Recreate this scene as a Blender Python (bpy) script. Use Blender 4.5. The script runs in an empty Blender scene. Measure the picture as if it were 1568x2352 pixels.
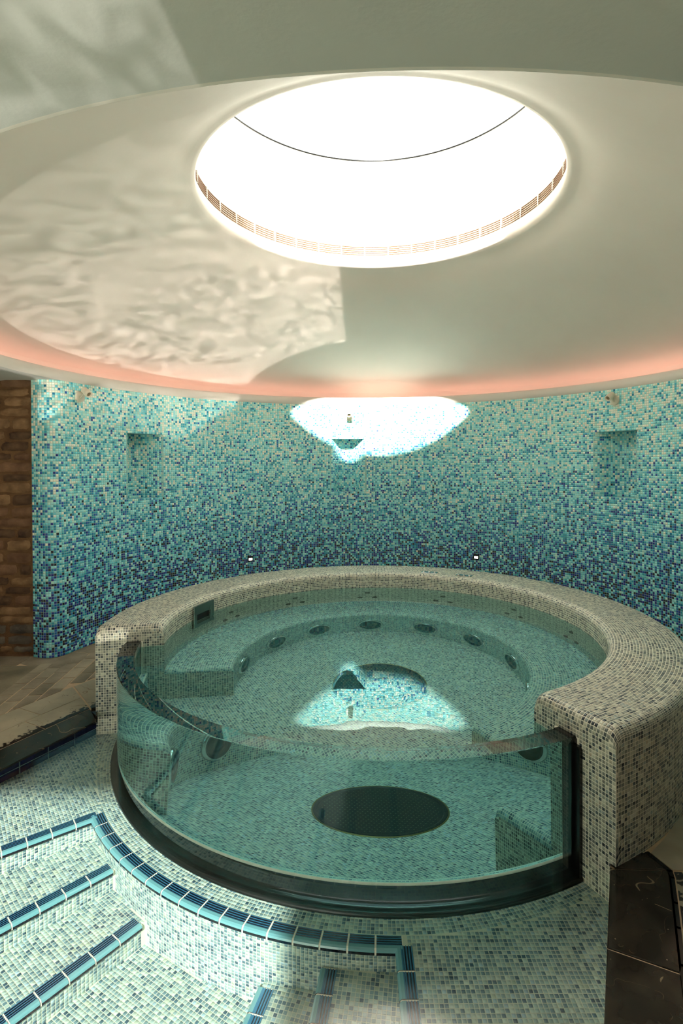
import bpy, bmesh, math, random
import numpy as np
from mathutils import Vector, Matrix

random.seed(7)
RNG = np.random.default_rng(7)
scene = bpy.context.scene
COL = scene.collection
PI = math.pi
R = math.radians

# ------------------------------------------------------------------ camera
EYE = 1.56
F_PX, V0, U0 = 1248.4, 1080.3, 809.8
PITCH, ROLL = R(-0.57), R(-0.22)
cam_data = bpy.data.cameras.new('camera')
cam = bpy.data.objects.new('camera', cam_data)
COL.objects.link(cam)
cam_data.sensor_fit = 'VERTICAL'
cam_data.sensor_height = 36.0
cam_data.lens = F_PX * 36.0 / 2352
cam_data.shift_x = -(U0 - 784) / 2352
cam_data.shift_y = (V0 - 1176) / 2352
cam_data.clip_start = 0.05


def cam_axis(x, y, z):
    x, z = x * math.cos(ROLL) - z * math.sin(ROLL), x * math.sin(ROLL) + z * math.cos(ROLL)
    c, s = math.cos(PITCH), math.sin(PITCH)
    return Vector((x, y * c - z * s, y * s + z * c))


ax, az, ay = cam_axis(1, 0, 0), cam_axis(0, 0, 1), cam_axis(0, 1, 0)
m = Matrix.Identity(4)
for i in range(3):
    m[i][0], m[i][1], m[i][2] = ax[i], az[i], -ay[i]
m[2][3] = EYE
cam.matrix_world = m
scene.camera = cam

# ------------------------------------------------------------------ sky, sun, exposure
world = bpy.data.worlds.new('sky')
scene.world = world
world.use_nodes = True
bg = world.node_tree.nodes['Background']
bg.inputs['Color'].default_value = (1.0, 0.985, 0.955, 1)
bg.inputs['Strength'].default_value = 2.0

SUN_SLOPE_X, SUN_TAN = 0.05, 0.667
sun_data = bpy.data.lights.new('sun', 'SUN')
sun_data.energy = 32.0
sun_data.color = (1.0, 0.965, 0.90)
sun_data.angle = R(1.9)
sun = bpy.data.objects.new('sun', sun_data)
COL.objects.link(sun)
sun.rotation_euler = Vector((SUN_SLOPE_X, 1, -SUN_TAN)).to_track_quat('-Z', 'Y').to_euler()
sun.location = (0, -6, 6)


def portal(name, loc, rot, sx, sy):
    d = bpy.data.lights.new(name, 'AREA')
    d.shape = 'RECTANGLE'
    d.size, d.size_y = sx, sy
    d.cycles.is_portal = True
    o = bpy.data.objects.new(name, d)
    COL.objects.link(o)
    o.location, o.rotation_euler = loc, rot


portal('skylight_portal', (0.18, 3.74, 4.5), (0, 0, 0), 2.8, 2.8)
portal('garden_opening_portal', (-3.2, -0.97, 0.9), (R(90), 0, 0), 5.6, 2.8)



def added_glint_lamp(x0, x1, y0, y1, e):
    """added narrow-beam lamp standing in for sunlight thrown back up by the sunlit pool water between y0 and y1 (mirror direction of the sun)"""
    up = Vector((SUN_SLOPE_X, 1, SUN_TAN)).normalized()
    sin_el = up.z
    h = (y1 - y0) * sin_el
    d = bpy.data.lights.new('added_glint_lamp', 'AREA')
    d.shape = 'RECTANGLE'
    d.size, d.size_y = x1 - x0, h
    d.energy = e * (x1 - x0) * h
    d.spread = R(0.6)
    d.color = (1.0, 0.95, 0.86)
    d.use_nodes = True
    nt = d.node_tree
    em = nt.nodes['Emission']
    ge = nt.nodes.new('ShaderNodeNewGeometry')
    ns = nt.nodes.new('ShaderNodeTexNoise')
    mp = nt.nodes.new('ShaderNodeMapping')
    mp.inputs['Scale'].default_value = (0.8, 1.0, 1.3)
    nt.links.new(ge.outputs['Position'], mp.inputs['Vector'])
    ns.inputs['Scale'].default_value = 13.0
    ns.inputs['Detail'].default_value = 2.5
    ns.inputs['Distortion'].default_value = 1.2
    mr = nt.nodes.new('ShaderNodeMapRange')  # ripples of the thrown light put into the lamp strength
    mr.inputs['From Min'].default_value, mr.inputs['From Max'].default_value = 0.36, 0.64
    mr.inputs['To Min'].default_value, mr.inputs['To Max'].default_value = 0.15, 1.85
    nt.links.new(mp.outputs[0], ns.inputs['Vector'])
    nt.links.new(ns.outputs['Fac'], mr.inputs['Value'])
    nt.links.new(mr.outputs[0], em.inputs['Strength'])
    o = bpy.data.objects.new('added_glint_lamp', d)
    COL.objects.link(o)
    # lower edge on the water at y1, plane square to the beam
    perp = Vector((0, -sin_el, math.sqrt(1 - sin_el ** 2)))
    c = Vector(((x0 + x1) / 2, y1, -0.05)) + perp * (h / 2)
    o.matrix_world = Matrix.Translation(c) @ (-up).to_track_quat('Z', 'Y').to_matrix().to_4x4()


GLINT = 1.4
for i in range(8):
    ya, yb = -3.4 + i * 0.6, -2.8 + i * 0.6
    # added lamps beyond the added tint pane stand in for water in full sun
    added_glint_lamp(-3.2 if yb < 0.5 else -2.7, -0.37 + 0.05 * yb, ya, yb, GLINT * (3.9 if yb < -0.9 else 1.0))
for i in range(9):
    ya, yb = 1.4 + i * 0.15, 1.55 + i * 0.15
    xr = -0.37 + 0.05 * yb
    if yb > 2.06:
        xr = min(xr, 0.18 - math.sqrt(1.68 ** 2 - (3.74 - yb) ** 2))
    added_glint_lamp(-2.0 - (2.7 - yb) * 0.5, xr, ya, yb, GLINT)

scene.view_settings.view_transform = 'Standard'
scene.view_settings.look = 'None'
scene.view_settings.gamma = 1.0
scene.view_settings.use_curve_mapping = False
scene.view_settings.exposure = 0.42
cy = scene.cycles
cy.use_denoising = True
cy.max_bounces = 12
cy.diffuse_bounces = 6
cy.glossy_bounces = 6
cy.transmission_bounces = 10
cy.transparent_max_bounces = 12
cy.sample_clamp_indirect = 20.0
cy.caustics_reflective = True
cy.caustics_refractive = True
cy.blur_glossy = 0.0

# ------------------------------------------------------------------ shared geometry numbers
CX, CY = 0.18, 3.74            # axis of tub, wall, dome and oculus
Z_SHELF, STEP = -0.16, 0.095   # shelf round the tub and the drop of each step
Z_T1, Z_T2, Z_T3 = Z_SHELF - STEP, Z_SHELF - 2 * STEP, Z_SHELF - 3 * STEP
Z_RIM, Z_WATER, Z_GLASS = 0.53, 0.39, 0.425
Z_BENCH, Z_TUB = -0.085, -0.50
R_OUT, R_IN, R_BENCH = 1.85, 1.43, 0.985
R_GO, R_GI = 1.665, 1.57       # acrylic outer and inner face
TH_R, TH_L = -63.3, 188.6      # the two ends of the masonry ring (deg), going over the back
Z_POOLWATER = -0.055
R_WALL = 2.66
PITCH_TUB, PITCH_WALL = 0.0157, 0.0208


def lin(c):
    return tuple(((v / 255) / 12.92 if v / 255 <= 0.04045 else (((v / 255) + 0.055) / 1.055) ** 2.4) for v in c)


# ------------------------------------------------------------------ materials
def mat(name, color=(200, 200, 200), rough=0.5, metal=0.0, spec=0.5, emit=None, emit_s=0.0):
    mt = bpy.data.materials.new(name)
    mt.use_nodes = True
    b = mt.node_tree.nodes['Principled BSDF']
    b.inputs['Base Color'].default_value = (*lin(color), 1)
    b.inputs['Roughness'].default_value = rough
    b.inputs['Metallic'].default_value = metal
    b.inputs['Specular IOR Level'].default_value = spec
    if emit:
        b.inputs['Emission Color'].default_value = (*lin(emit), 1)
        b.inputs['Emission Strength'].default_value = emit_s
    return mt


def nd(mt, typ, **kw):
    n = mt.node_tree.nodes.new(typ)
    for k, v in kw.items():
        setattr(n, k, v)
    return n


def lk(mt, a, b):
    mt.node_tree.links.new(a, b)


def noise_mat(name, c1, c2, scale, rough=0.6, bump=0.0, bscale=None, detail=6, spec=0.3, lo=0.35, hi=0.65, distort=0.0):
    mt = mat(name, c1, rough, 0, spec)
    b = mt.node_tree.nodes['Principled BSDF']
    tc = nd(mt, 'ShaderNodeTexCoord')
    ns = nd(mt, 'ShaderNodeTexNoise')
    ns.inputs['Scale'].default_value = scale
    ns.inputs['Detail'].default_value = detail
    ns.inputs['Distortion'].default_value = distort
    lk(mt, tc.outputs['Object'], ns.inputs['Vector'])
    cr = nd(mt, 'ShaderNodeValToRGB')
    cr.color_ramp.elements[0].position, cr.color_ramp.elements[1].position = lo, hi
    cr.color_ramp.elements[0].color = (*lin(c1), 1)
    cr.color_ramp.elements[1].color = (*lin(c2), 1)
    lk(mt, ns.outputs['Fac'], cr.inputs['Fac'])
    lk(mt, cr.outputs['Color'], b.inputs['Base Color'])
    if bump:
        n2 = nd(mt, 'ShaderNodeTexNoise')
        n2.inputs['Scale'].default_value = bscale or scale * 4
        n2.inputs['Detail'].default_value = 8
        lk(mt, tc.outputs['Object'], n2.inputs['Vector'])
        bp = nd(mt, 'ShaderNodeBump')
        bp.inputs['Strength'].default_value = bump
        bp.inputs['Distance'].default_value = 0.01
        lk(mt, n2.outputs['Fac'], bp.inputs['Height'])
        lk(mt, bp.outputs['Normal'], b.inputs['Normal'])
    return mt


def tile_mat(name, rough, spec=0.5, coat=0.0):
    mt = mat(name, (200, 200, 200), rough, 0, spec)
    b = mt.node_tree.nodes['Principled BSDF']
    a = nd(mt, 'ShaderNodeAttribute')
    a.attribute_name = 'tile_colour'
    lk(mt, a.outputs['Color'], b.inputs['Base Color'])
    b.inputs['Coat Weight'].default_value = coat
    b.inputs['Coat Roughness'].default_value = 0.05
    return mt


M = {}
M['wall_tile'] = tile_mat('glass_mosaic_blue', 0.22, 0.5, 0.3)
M['tub_tile'] = tile_mat('glass_mosaic_grey', 0.3, 0.5, 0.2)
M['grout_wall'] = noise_mat('grout_pale_aqua', (150, 194, 184), (170, 206, 192), 9, 0.8)
M['grout_pool'] = noise_mat('grout_pool', (196, 200, 180), (208, 212, 192), 7, 0.8)
M['grout_tub'] = noise_mat('grout_cream', (236, 228, 208), (246, 239, 220), 7, 0.8)
M['plaster'] = noise_mat('ceiling_plaster', (220, 207, 196), (227, 214, 203), 1.3, 0.62, 0.05, 40, spec=0.3)
M['plaster_flat'] = noise_mat('ceiling_plaster_grey', (188, 184, 178), (196, 191, 184), 1.6, 0.6, 0.12, 60, spec=0.3)
M['shaft'] = noise_mat('skylight_shaft_white', (224, 220, 210), (230, 226, 216), 1.0, 0.6)
M['slat'] = mat('vent_slat_brown', (140, 104, 76), 0.7)  # brown of the vent slats
M['black'] = mat('black_rubber_seal', (14, 12, 11), 0.25, 0, 0.5)
M['blackgloss'] = mat('black_backing', (9, 8, 8), 0.15, 0, 0.5)
M['sealant'] = noise_mat('white_sealant', (226, 218, 196), (240, 232, 214), 30, 0.5, 0.4, 90)
M['chrome'] = mat('chrome', (205, 210, 205), 0.12, 1.0)
M['steel'] = mat('brushed_steel', (120, 128, 122), 0.3, 1.0)
M['dark'] = mat('dark_cavity', (16, 12, 10), 0.6)
M['jet_inner'] = mat('jet_inner', (66, 84, 76), 0.3, 0.6)
M['white'] = mat('white_enamel', (222, 210, 188), 0.35)
M['lamp'] = mat('lit_led', (255, 250, 240), 0.4, emit=(255, 248, 236), emit_s=3.0)
M['lensglass'] = mat('lamp_lens', (150, 135, 110), 0.1)
M['cove_led'] = mat('cove_led', (255, 190, 150), 0.5, emit=(255, 203, 190), emit_s=2.8)
M['navy'] = mat('navy_border_glaze', (14, 16, 62), 0.08, 0, 0.6)
M['trim_hi'] = mat('glaze_sky_blue', (104, 156, 162), 0.07, 0, 0.6)
M['trim_mid'] = mat('glaze_mid_blue', (56, 116, 148), 0.07, 0, 0.6)
M['trim_lo'] = mat('glaze_navy', (7, 8, 26), 0.07, 0, 0.6)
M['stone_paver'] = noise_mat('paver_grey', (122, 110, 92), (158, 143, 122), 5, 0.55, 0.25, 60)
M['stone_paver_b'] = noise_mat('paver_grey_dark', (106, 97, 80), (138, 126, 104), 5, 0.5, 0.25, 60)
M['stone_paver_c'] = noise_mat('paver_grey_light', (142, 130, 110), (172, 156, 132), 5, 0.55, 0.25, 60)
M['stone_joint'] = noise_mat('paver_joint', (206, 178, 146), (184, 158, 130), 14, 0.8)
M['brown_stone'] = noise_mat('brown_rubble_stone', (96, 68, 50), (144, 108, 80), 9, 0.85, 1.0, 26, lo=.3, hi=.75)
M['brown_stone_b'] = noise_mat('tan_rubble_stone', (112, 84, 58), (160, 124, 88), 9, 0.85, 1.0, 26)
M['brown_stone_c'] = noise_mat('dark_rubble_stone', (66, 48, 36), (104, 78, 56), 9, 0.85, 1.0, 26)
M['grey_stone'] = noise_mat('grey_rubble_stone', (84, 76, 68), (122, 110, 94), 8, 0.85, 0.9, 34)
M['mortar'] = noise_mat('mortar', (98, 70, 46), (122, 90, 60), 12, 0.9, 0.8, 50)
M['outside'] = noise_mat('terrace_paving', (118, 116, 104), (134, 130, 116), 3, 0.7)
M['dark_wall'] = noise_mat('darkish_plaster', (128, 118, 100), (140, 130, 110), 2, 0.8)  # darkish brown-grey plaster


def wet_stone(name, base1, base2, veins=True, wet=None, rough=0.3):
    """limestone coping; wet=(point, normal, start, width) darkens and glosses it where splashed"""
    mt = mat(name, base1, rough, 0, 0.4)
    b = mt.node_tree.nodes['Principled BSDF']
    tc = nd(mt, 'ShaderNodeTexCoord')
    ns = nd(mt, 'ShaderNodeTexNoise')
    ns.inputs['Scale'].default_value = 6
    ns.inputs['Detail'].default_value = 8
    lk(mt, tc.outputs['Object'], ns.inputs['Vector'])
    cr = nd(mt, 'ShaderNodeValToRGB')
    cr.color_ramp.elements[0].position, cr.color_ramp.elements[1].position = 0.35, 0.7
    cr.color_ramp.elements[0].color = (*lin(base1), 1)
    cr.color_ramp.elements[1].color = (*lin(base2), 1)
    lk(mt, ns.outputs['Fac'], cr.inputs['Fac'])
    out = cr.outputs['Color']
    if veins:
        for sc, th, cc in ((1.7, 0.010, (128, 110, 84)), (4.0, 0.006, (92, 80, 62))):
            vn = nd(mt, 'ShaderNodeTexNoise')
            vn.inputs['Scale'].default_value = sc
            vn.inputs['Detail'].default_value = 3
            lk(mt, tc.outputs['Object'], vn.inputs['Vector'])
            s1 = nd(mt, 'ShaderNodeMath', operation='SUBTRACT')
            s1.inputs[1].default_value = 0.5
            lk(mt, vn.outputs['Fac'], s1.inputs[0])
            s2 = nd(mt, 'ShaderNodeMath', operation='ABSOLUTE')
            lk(mt, s1.outputs[0], s2.inputs[0])
            s3 = nd(mt, 'ShaderNodeMath', operation='LESS_THAN')
            s3.inputs[1].default_value = th * 0.16
            lk(mt, s2.outputs[0], s3.inputs[0])
            mk = nd(mt, 'ShaderNodeTexNoise')
            mk.inputs['Scale'].default_value = 2.7 + sc
            lk(mt, tc.outputs['Object'], mk.inputs['Vector'])
            mg = nd(mt, 'ShaderNodeMath', operation='GREATER_THAN')
            mg.inputs[1].default_value = 0.5
            lk(mt, mk.outputs['Fac'], mg.inputs[0])
            s4 = nd(mt, 'ShaderNodeMath', operation='MULTIPLY')
            lk(mt, s3.outputs[0], s4.inputs[0])
            lk(mt, mg.outputs[0], s4.inputs[1])
            s3 = s4
            mx = nd(mt, 'ShaderNodeMix', data_type='RGBA')
            lk(mt, s3.outputs[0], mx.inputs[0])
            lk(mt, out, mx.inputs[6])
            mx.inputs[7].default_value = (*lin(cc), 1)
            out = mx.outputs[2]
        vo = nd(mt, 'ShaderNodeTexVoronoi')
        vo.inputs['Scale'].default_value = 26
        lk(mt, tc.outputs['Object'], vo.inputs['Vector'])
        lt = nd(mt, 'ShaderNodeMath', operation='LESS_THAN')
        lt.inputs[1].default_value = 0.05
        lk(mt, vo.outputs['Distance'], lt.inputs[0])
        wn = nd(mt, 'ShaderNodeTexWhiteNoise')
        lk(mt, vo.outputs['Position'], wn.inputs['Vector'])
        gt = nd(mt, 'ShaderNodeMath', operation='GREATER_THAN')
        gt.inputs[1].default_value = 0.5
        lk(mt, wn.outputs['Value'], gt.inputs[0])
        mu = nd(mt, 'ShaderNodeMath', operation='MULTIPLY')
        lk(mt, lt.outputs[0], mu.inputs[0])
        lk(mt, gt.outputs[0], mu.inputs[1])
        mx = nd(mt, 'ShaderNodeMix', data_type='RGBA')
        lk(mt, mu.outputs[0], mx.inputs[0])
        lk(mt, out, mx.inputs[6])
        mx.inputs[7].default_value = (*lin((170, 150, 118)), 1)
        out = mx.outputs[2]
    if wet:
        (px, py), (nx, ny), start, width = wet
        sx = nd(mt, 'ShaderNodeSeparateXYZ')
        lk(mt, tc.outputs['Object'], sx.inputs[0])
        # signed distance from the wet edge, pushed about by noise
        dx = nd(mt, 'ShaderNodeMath', operation='MULTIPLY_ADD')
        lk(mt, sx.outputs['X'], dx.inputs[0])
        dx.inputs[1].default_value = nx
        dx.inputs[2].default_value = -(px * nx + py * ny)
        dy = nd(mt, 'ShaderNodeMath', operation='MULTIPLY_ADD')
        lk(mt, sx.outputs['Y'], dy.inputs[0])
        dy.inputs[1].default_value = ny
        lk(mt, dx.outputs[0], dy.inputs[2])
        wn = nd(mt, 'ShaderNodeTexNoise')
        wn.inputs['Scale'].default_value = 34
        wn.inputs['Detail'].default_value = 4
        lk(mt, tc.outputs['Object'], wn.inputs['Vector'])
        big = nd(mt, 'ShaderNodeTexNoise')
        big.inputs['Scale'].default_value = 3.2
        lk(mt, tc.outputs['Object'], big.inputs['Vector'])
        a1 = nd(mt, 'ShaderNodeMath', operation='MULTIPLY_ADD')
        lk(mt, wn.outputs['Fac'], a1.inputs[0])
        a1.inputs[1].default_value = 1.7
        lk(mt, big.outputs['Fac'], a1.inputs[2])
        a2 = nd(mt, 'ShaderNodeMath', operation='MULTIPLY_ADD')
        lk(mt, dy.outputs[0], a2.inputs[0])
        a2.inputs[1].default_value = 1.0 / width
        lk(mt, a1.outputs[0], a2.inputs[2])
        gt = nd(mt, 'ShaderNodeMapRange')
        gt.inputs['From Min'].default_value = start
        gt.inputs['From Max'].default_value = start + 0.02
        gt.inputs['To Min'].default_value = 1.0
        gt.inputs['To Max'].default_value = 0.0
        lk(mt, a2.outputs[0], gt.inputs['Value'])
        mx = nd(mt, 'ShaderNodeMix', data_type='RGBA')
        lk(mt, gt.outputs[0], mx.inputs[0])
        lk(mt, out, mx.inputs[6])
        mx.inputs[7].default_value = (*lin((26, 21, 16)), 1)
        out = mx.outputs[2]
        rr = nd(mt, 'ShaderNodeMapRange')
        rr.inputs['To Min'].default_value = rough
        rr.inputs['To Max'].default_value = 0.28
        lk(mt, gt.outputs[0], rr.inputs['Value'])
        lk(mt, rr.outputs[0], b.inputs['Roughness'])
    lk(mt, out, b.inputs['Base Color'])
    return mt


def glass(name, ior, color, rough=0.0, bump=0.0, bscale=3.0):
    mt = bpy.data.materials.new(name)
    mt.use_nodes = True
    nt = mt.node_tree
    nt.nodes.remove(nt.nodes['Principled BSDF'])
    g = nd(mt, 'ShaderNodeBsdfGlass')
    g.inputs['IOR'].default_value = ior
    g.inputs['Color'].default_value = (*color, 1)
    g.inputs['Roughness'].default_value = rough
    lk(mt, g.outputs[0], nt.nodes['Material Output'].inputs['Surface'])
    if bump:
        tc = nd(mt, 'ShaderNodeTexCoord')
        ns = nd(mt, 'ShaderNodeTexNoise')
        ns.inputs['Scale'].default_value = bscale
        ns.inputs['Detail'].default_value = 2
        lk(mt, tc.outputs['Object'], ns.inputs['Vector'])
        bp = nd(mt, 'ShaderNodeBump')
        bp.inputs['Strength'].default_value = 1.0
        bp.inputs['Distance'].default_value = bump
        lk(mt, ns.outputs['Fac'], bp.inputs['Height'])
        lk(mt, bp.outputs['Normal'], g.inputs['Normal'])
    return mt


M['water_top'] = glass('spa_water_surface', 1.333, (0.76, 0.965, 0.975), 0.0, 0.0012, 3.5)
M['acrylic'] = glass('acrylic', 1.49, (0.985, 1.0, 0.995))
M['acrylic_water'] = glass('acrylic_against_water', 1.49 / 1.333, (0.58, 0.94, 0.98))


def thin_sheet(name, refl, tint, rough, ior, bump=0.0, bscale=4.0, stretch=(1, 1, 1)):
    """clear layer seen as a transparent film with a mirror sheen (shallow still water, flat pane)"""
    mt = bpy.data.materials.new(name)
    mt.use_nodes = True
    nt = mt.node_tree
    nt.nodes.remove(nt.nodes['Principled BSDF'])
    tr = nd(mt, 'ShaderNodeBsdfTransparent')
    tr.inputs['Color'].default_value = (*tint, 1)
    gl = nd(mt, 'ShaderNodeBsdfGlossy')
    gl.inputs['Roughness'].default_value = rough
    gl.inputs['Color'].default_value = (*refl, 1)
    # Schlick reflectance, the same from either side of the film
    ge = nd(mt, 'ShaderNodeNewGeometry')
    dt = nd(mt, 'ShaderNodeVectorMath', operation='DOT_PRODUCT')
    lk(mt, ge.outputs['Incoming'], dt.inputs[0])
    lk(mt, ge.outputs['Normal'], dt.inputs[1])
    ab = nd(mt, 'ShaderNodeMath', operation='ABSOLUTE')
    lk(mt, dt.outputs['Value'], ab.inputs[0])
    om = nd(mt, 'ShaderNodeMath', operation='SUBTRACT', use_clamp=True)
    om.inputs[0].default_value = 1.0
    lk(mt, ab.outputs[0], om.inputs[1])
    pw5 = nd(mt, 'ShaderNodeMath', operation='POWER')
    pw5.inputs[1].default_value = 5.0
    lk(mt, om.outputs[0], pw5.inputs[0])
    f0 = ((ior - 1) / (ior + 1)) ** 2
    fr = nd(mt, 'ShaderNodeMath', operation='MULTIPLY_ADD')
    lk(mt, pw5.outputs[0], fr.inputs[0])
    fr.inputs[1].default_value = 1 - f0
    fr.inputs[2].default_value = f0
    mx = nd(mt, 'ShaderNodeMixShader')
    lk(mt, fr.outputs[0], mx.inputs[0])
    lk(mt, tr.outputs[0], mx.inputs[1])
    lk(mt, gl.outputs[0], mx.inputs[2])
    lk(mt, mx.outputs[0], nt.nodes['Material Output'].inputs['Surface'])
    if bump:
        tc = nd(mt, 'ShaderNodeTexCoord')
        mp = nd(mt, 'ShaderNodeMapping')
        mp.inputs['Scale'].default_value = stretch
        lk(mt, tc.outputs['Object'], mp.inputs['Vector'])
        ns = nd(mt, 'ShaderNodeTexNoise')
        ns.inputs['Scale'].default_value = bscale
        ns.inputs['Detail'].default_value = 3
        lk(mt, mp.outputs[0], ns.inputs['Vector'])
        bp = nd(mt, 'ShaderNodeBump')
        bp.inputs['Distance'].default_value = bump
        lk(mt, ns.outputs['Fac'], bp.inputs['Height'])
        lk(mt, bp.outputs['Normal'], gl.inputs['Normal'])
    return mt


M['pool_water'] = thin_sheet('pool_water_surface', (1, 1, 1), (0.95, 0.985, 0.975), 0.11, 1.7, 0.0010, 5.0)
M['pane'] = thin_sheet('skylight_glass', (0.9, 1, 1), (0.93, 0.97, 0.97), 0.02, 1.45)

M['sun_cut_tint'] = thin_sheet('added_sun_cut_glass', (1, 1, 1), (0.215, 0.232, 0.232), 0.02, 1.5)  # tint made up to weaken the sun from behind the viewer

# ------------------------------------------------------------------ object helpers


def add(name, verts, faces, mt, parent=None, smooth=False):
    me = bpy.data.meshes.new(name)
    me.from_pydata([tuple(v) for v in verts], [], faces)
    me.update()
    mts = mt if isinstance(mt, (list, tuple)) else [mt]
    for x in mts:
        me.materials.append(x)
    o = bpy.data.objects.new(name, me)
    COL.objects.link(o)
    if parent is not None:
        o.parent = parent
    if smooth:
        me.polygons.foreach_set('use_smooth', [True] * len(me.polygons))
    return o


def tag(o, label=None, cat=None, group=None, kind=None):
    if label:
        o['label'] = label
    if cat:
        o['category'] = cat
    if group:
        o['group'] = group
    if kind:
        o['kind'] = kind
    return o


def empty(name, loc=(0, 0, 0), rz=0.0):
    o = bpy.data.objects.new(name, None)
    COL.objects.link(o)
    o.location = loc
    o.rotation_euler = (0, 0, rz)
    o.empty_display_size = 0.1
    return o


def bm_obj(name, bm, mt, parent=None, smooth=False):
    me = bpy.data.meshes.new(name)
    bmesh.ops.recalc_face_normals(bm, faces=bm.faces[:])
    bm.to_mesh(me)
    bm.free()
    mts = mt if isinstance(mt, (list, tuple)) else [mt]
    for x in mts:
        me.materials.append(x)
    if smooth:
        me.polygons.foreach_set('use_smooth', [True] * len(me.polygons))
    o = bpy.data.objects.new(name, me)
    COL.objects.link(o)
    if parent is not None:
        o.parent = parent
    return o


def pol(r, th, z):
    return (CX + r * math.cos(R(th)), CY + r * math.sin(R(th)), z)


def revolve(name, prof, th0, th1, n, mt, parent=None, smooth=True, closed=False, ring_closed=False, mat_idx=None, zfun=None):
    """sweep a (r,z) profile about the common axis from th0 to th1 (deg)"""
    vs, fs, mi = [], [], []
    k = len(prof)
    cols = n if ring_closed else n + 1
    for i in range(cols):
        th = th0 + (th1 - th0) * i / n
        for j, (r, z) in enumerate(prof):
            zz = z if zfun is None else zfun(th, j, r, z)
            vs.append(pol(r, th, zz))
    for i in range(n):
        a, b = i * k, ((i + 1) % cols) * k
        for j in range(k if closed else k - 1):
            j2 = (j + 1) % k
            fs.append((a + j, b + j, b + j2, a + j2))
            mi.append(mat_idx[j] if mat_idx else 0)
    o = add(name, vs, fs, mt, parent, smooth)
    if mat_idx:
        o.data.polygons.foreach_set('material_index', mi)
    return o


def prism(name, poly, z0, z1, mt, parent=None, bevel=0.0):
    """extruded polygon (counter-clockwise) with optional small bevel"""
    bm = bmesh.new()
    vb = [bm.verts.new((x, y, z0)) for x, y in poly]
    vt = [bm.verts.new((x, y, z1)) for x, y in poly]
    n = len(poly)
    ft = bm.faces.new(vt)
    bm.faces.new(vb[::-1])
    for i in range(n):
        bm.faces.new((vb[i], vb[(i + 1) % n], vt[(i + 1) % n], vt[i]))
    if bevel:
        bmesh.ops.bevel(bm, geom=[e for e in bm.edges if all(abs(v.co.z - z1) < 1e-6 for v in e.verts)],
                        offset=bevel, segments=2, profile=0.6, affect='EDGES')
    return bm_obj(name, bm, mt, parent)


def box_bm(bm, c, s, rot=None):
    g = bmesh.ops.create_cube(bm, size=1.0)
    for v in g['verts']:
        p = Vector((v.co.x * s[0], v.co.y * s[1], v.co.z * s[2]))
        if rot is not None:
            p = rot @ p
        v.co = p + Vector(c)
    return g['verts']


# ------------------------------------------------------------------ mosaic builder
def tiles_object(name, quads, cols, mt, parent, grout=0.0016, h=0.0012, jitter=0.00007):
    """quads: (N,4,3) corner points, counter-clockwise seen from outside; raised glass tesserae, one joined mesh"""
    q = np.asarray(quads, float)
    n = len(q)
    c = q.mean(1, keepdims=True)
    e1 = q[:, 1] - q[:, 0]
    e2 = q[:, 3] - q[:, 0]
    nr = np.cross(e1, e2)
    nr /= np.linalg.norm(nr, axis=1, keepdims=True) + 1e-12
    size = np.linalg.norm(q[:, 1] - q[:, 0], axis=1)[:, None, None]
    k_bot = 1 - grout / np.maximum(size, 1e-5)
    k_top = 1 - (grout + 0.0007) / np.maximum(size, 1e-5)
    ta, tb_ = RNG.normal(0, jitter, (2, n))
    tilt = np.stack([-ta - tb_, ta - tb_, ta + tb_, -ta + tb_], 1)
    bot = c + (q - c) * k_bot
    top = c + (q - c) * k_top + nr[:, None, :] * (h + tilt[:, :, None])
    V = np.concatenate([bot, top], 1).reshape(-1, 3)
    idx = np.array([4, 5, 6, 7, 0, 1, 5, 4, 1, 2, 6, 5, 2, 3, 7, 6, 3, 0, 4, 7])
    L = (np.arange(n)[:, None] * 8 + idx[None, :]).reshape(-1)
    me = bpy.data.meshes.new(name)
    me.vertices.add(len(V))
    me.vertices.foreach_set('co', V.astype(np.float32).ravel())
    me.loops.add(len(L))
    me.loops.foreach_set('vertex_index', L.astype(np.int32))
    nf = n * 5
    me.polygons.add(nf)
    me.polygons.foreach_set('loop_start', (np.arange(nf) * 4).astype(np.int32))
    me.update(calc_edges=True)
    at = me.attributes.new('tile_colour', 'FLOAT_COLOR', 'FACE')
    ca = np.ones((n, 5, 4), np.float32)
    ca[:, :, :3] = np.asarray(cols)[:, None, :]
    at.data.foreach_set('color', ca.ravel())
    me.materials.append(mt)
    o = bpy.data.objects.new(name, me)
    COL.objects.link(o)
    o.parent = parent
    o['kind'] = 'stuff'
    return o


GREY_PAL = np.array([lin(c) for c in [(206, 202, 180), (186, 182, 160), (166, 163, 144), (144, 143, 128), (122, 123, 112),
                                      (96, 101, 96), (68, 77, 78), (44, 51, 56), (152, 160, 152), (190, 178, 152)]])
GREY_P = np.array([.09, .15, .17, .15, .13, .12, .08, .05, .04, .04])
BLUE_PAL = np.array([lin(c) for c in [(9, 11, 38), (25, 38, 126), (32, 82, 162), (44, 112, 172), (14, 118, 158), (52, 156, 176),
                                      (106, 198, 208), (152, 222, 222), (186, 228, 214), (244, 234, 214)]])
#            black navy blue midblue teal  aqua  ltaqua pale  sage  cream
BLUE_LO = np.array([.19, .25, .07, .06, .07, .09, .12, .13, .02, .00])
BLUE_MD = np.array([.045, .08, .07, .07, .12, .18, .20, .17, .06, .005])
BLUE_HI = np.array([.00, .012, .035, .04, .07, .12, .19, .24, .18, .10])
BLUE_TOP = np.array([.00, .00, .005, .005, .03, .07, .13, .20, .24, .32])


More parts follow.
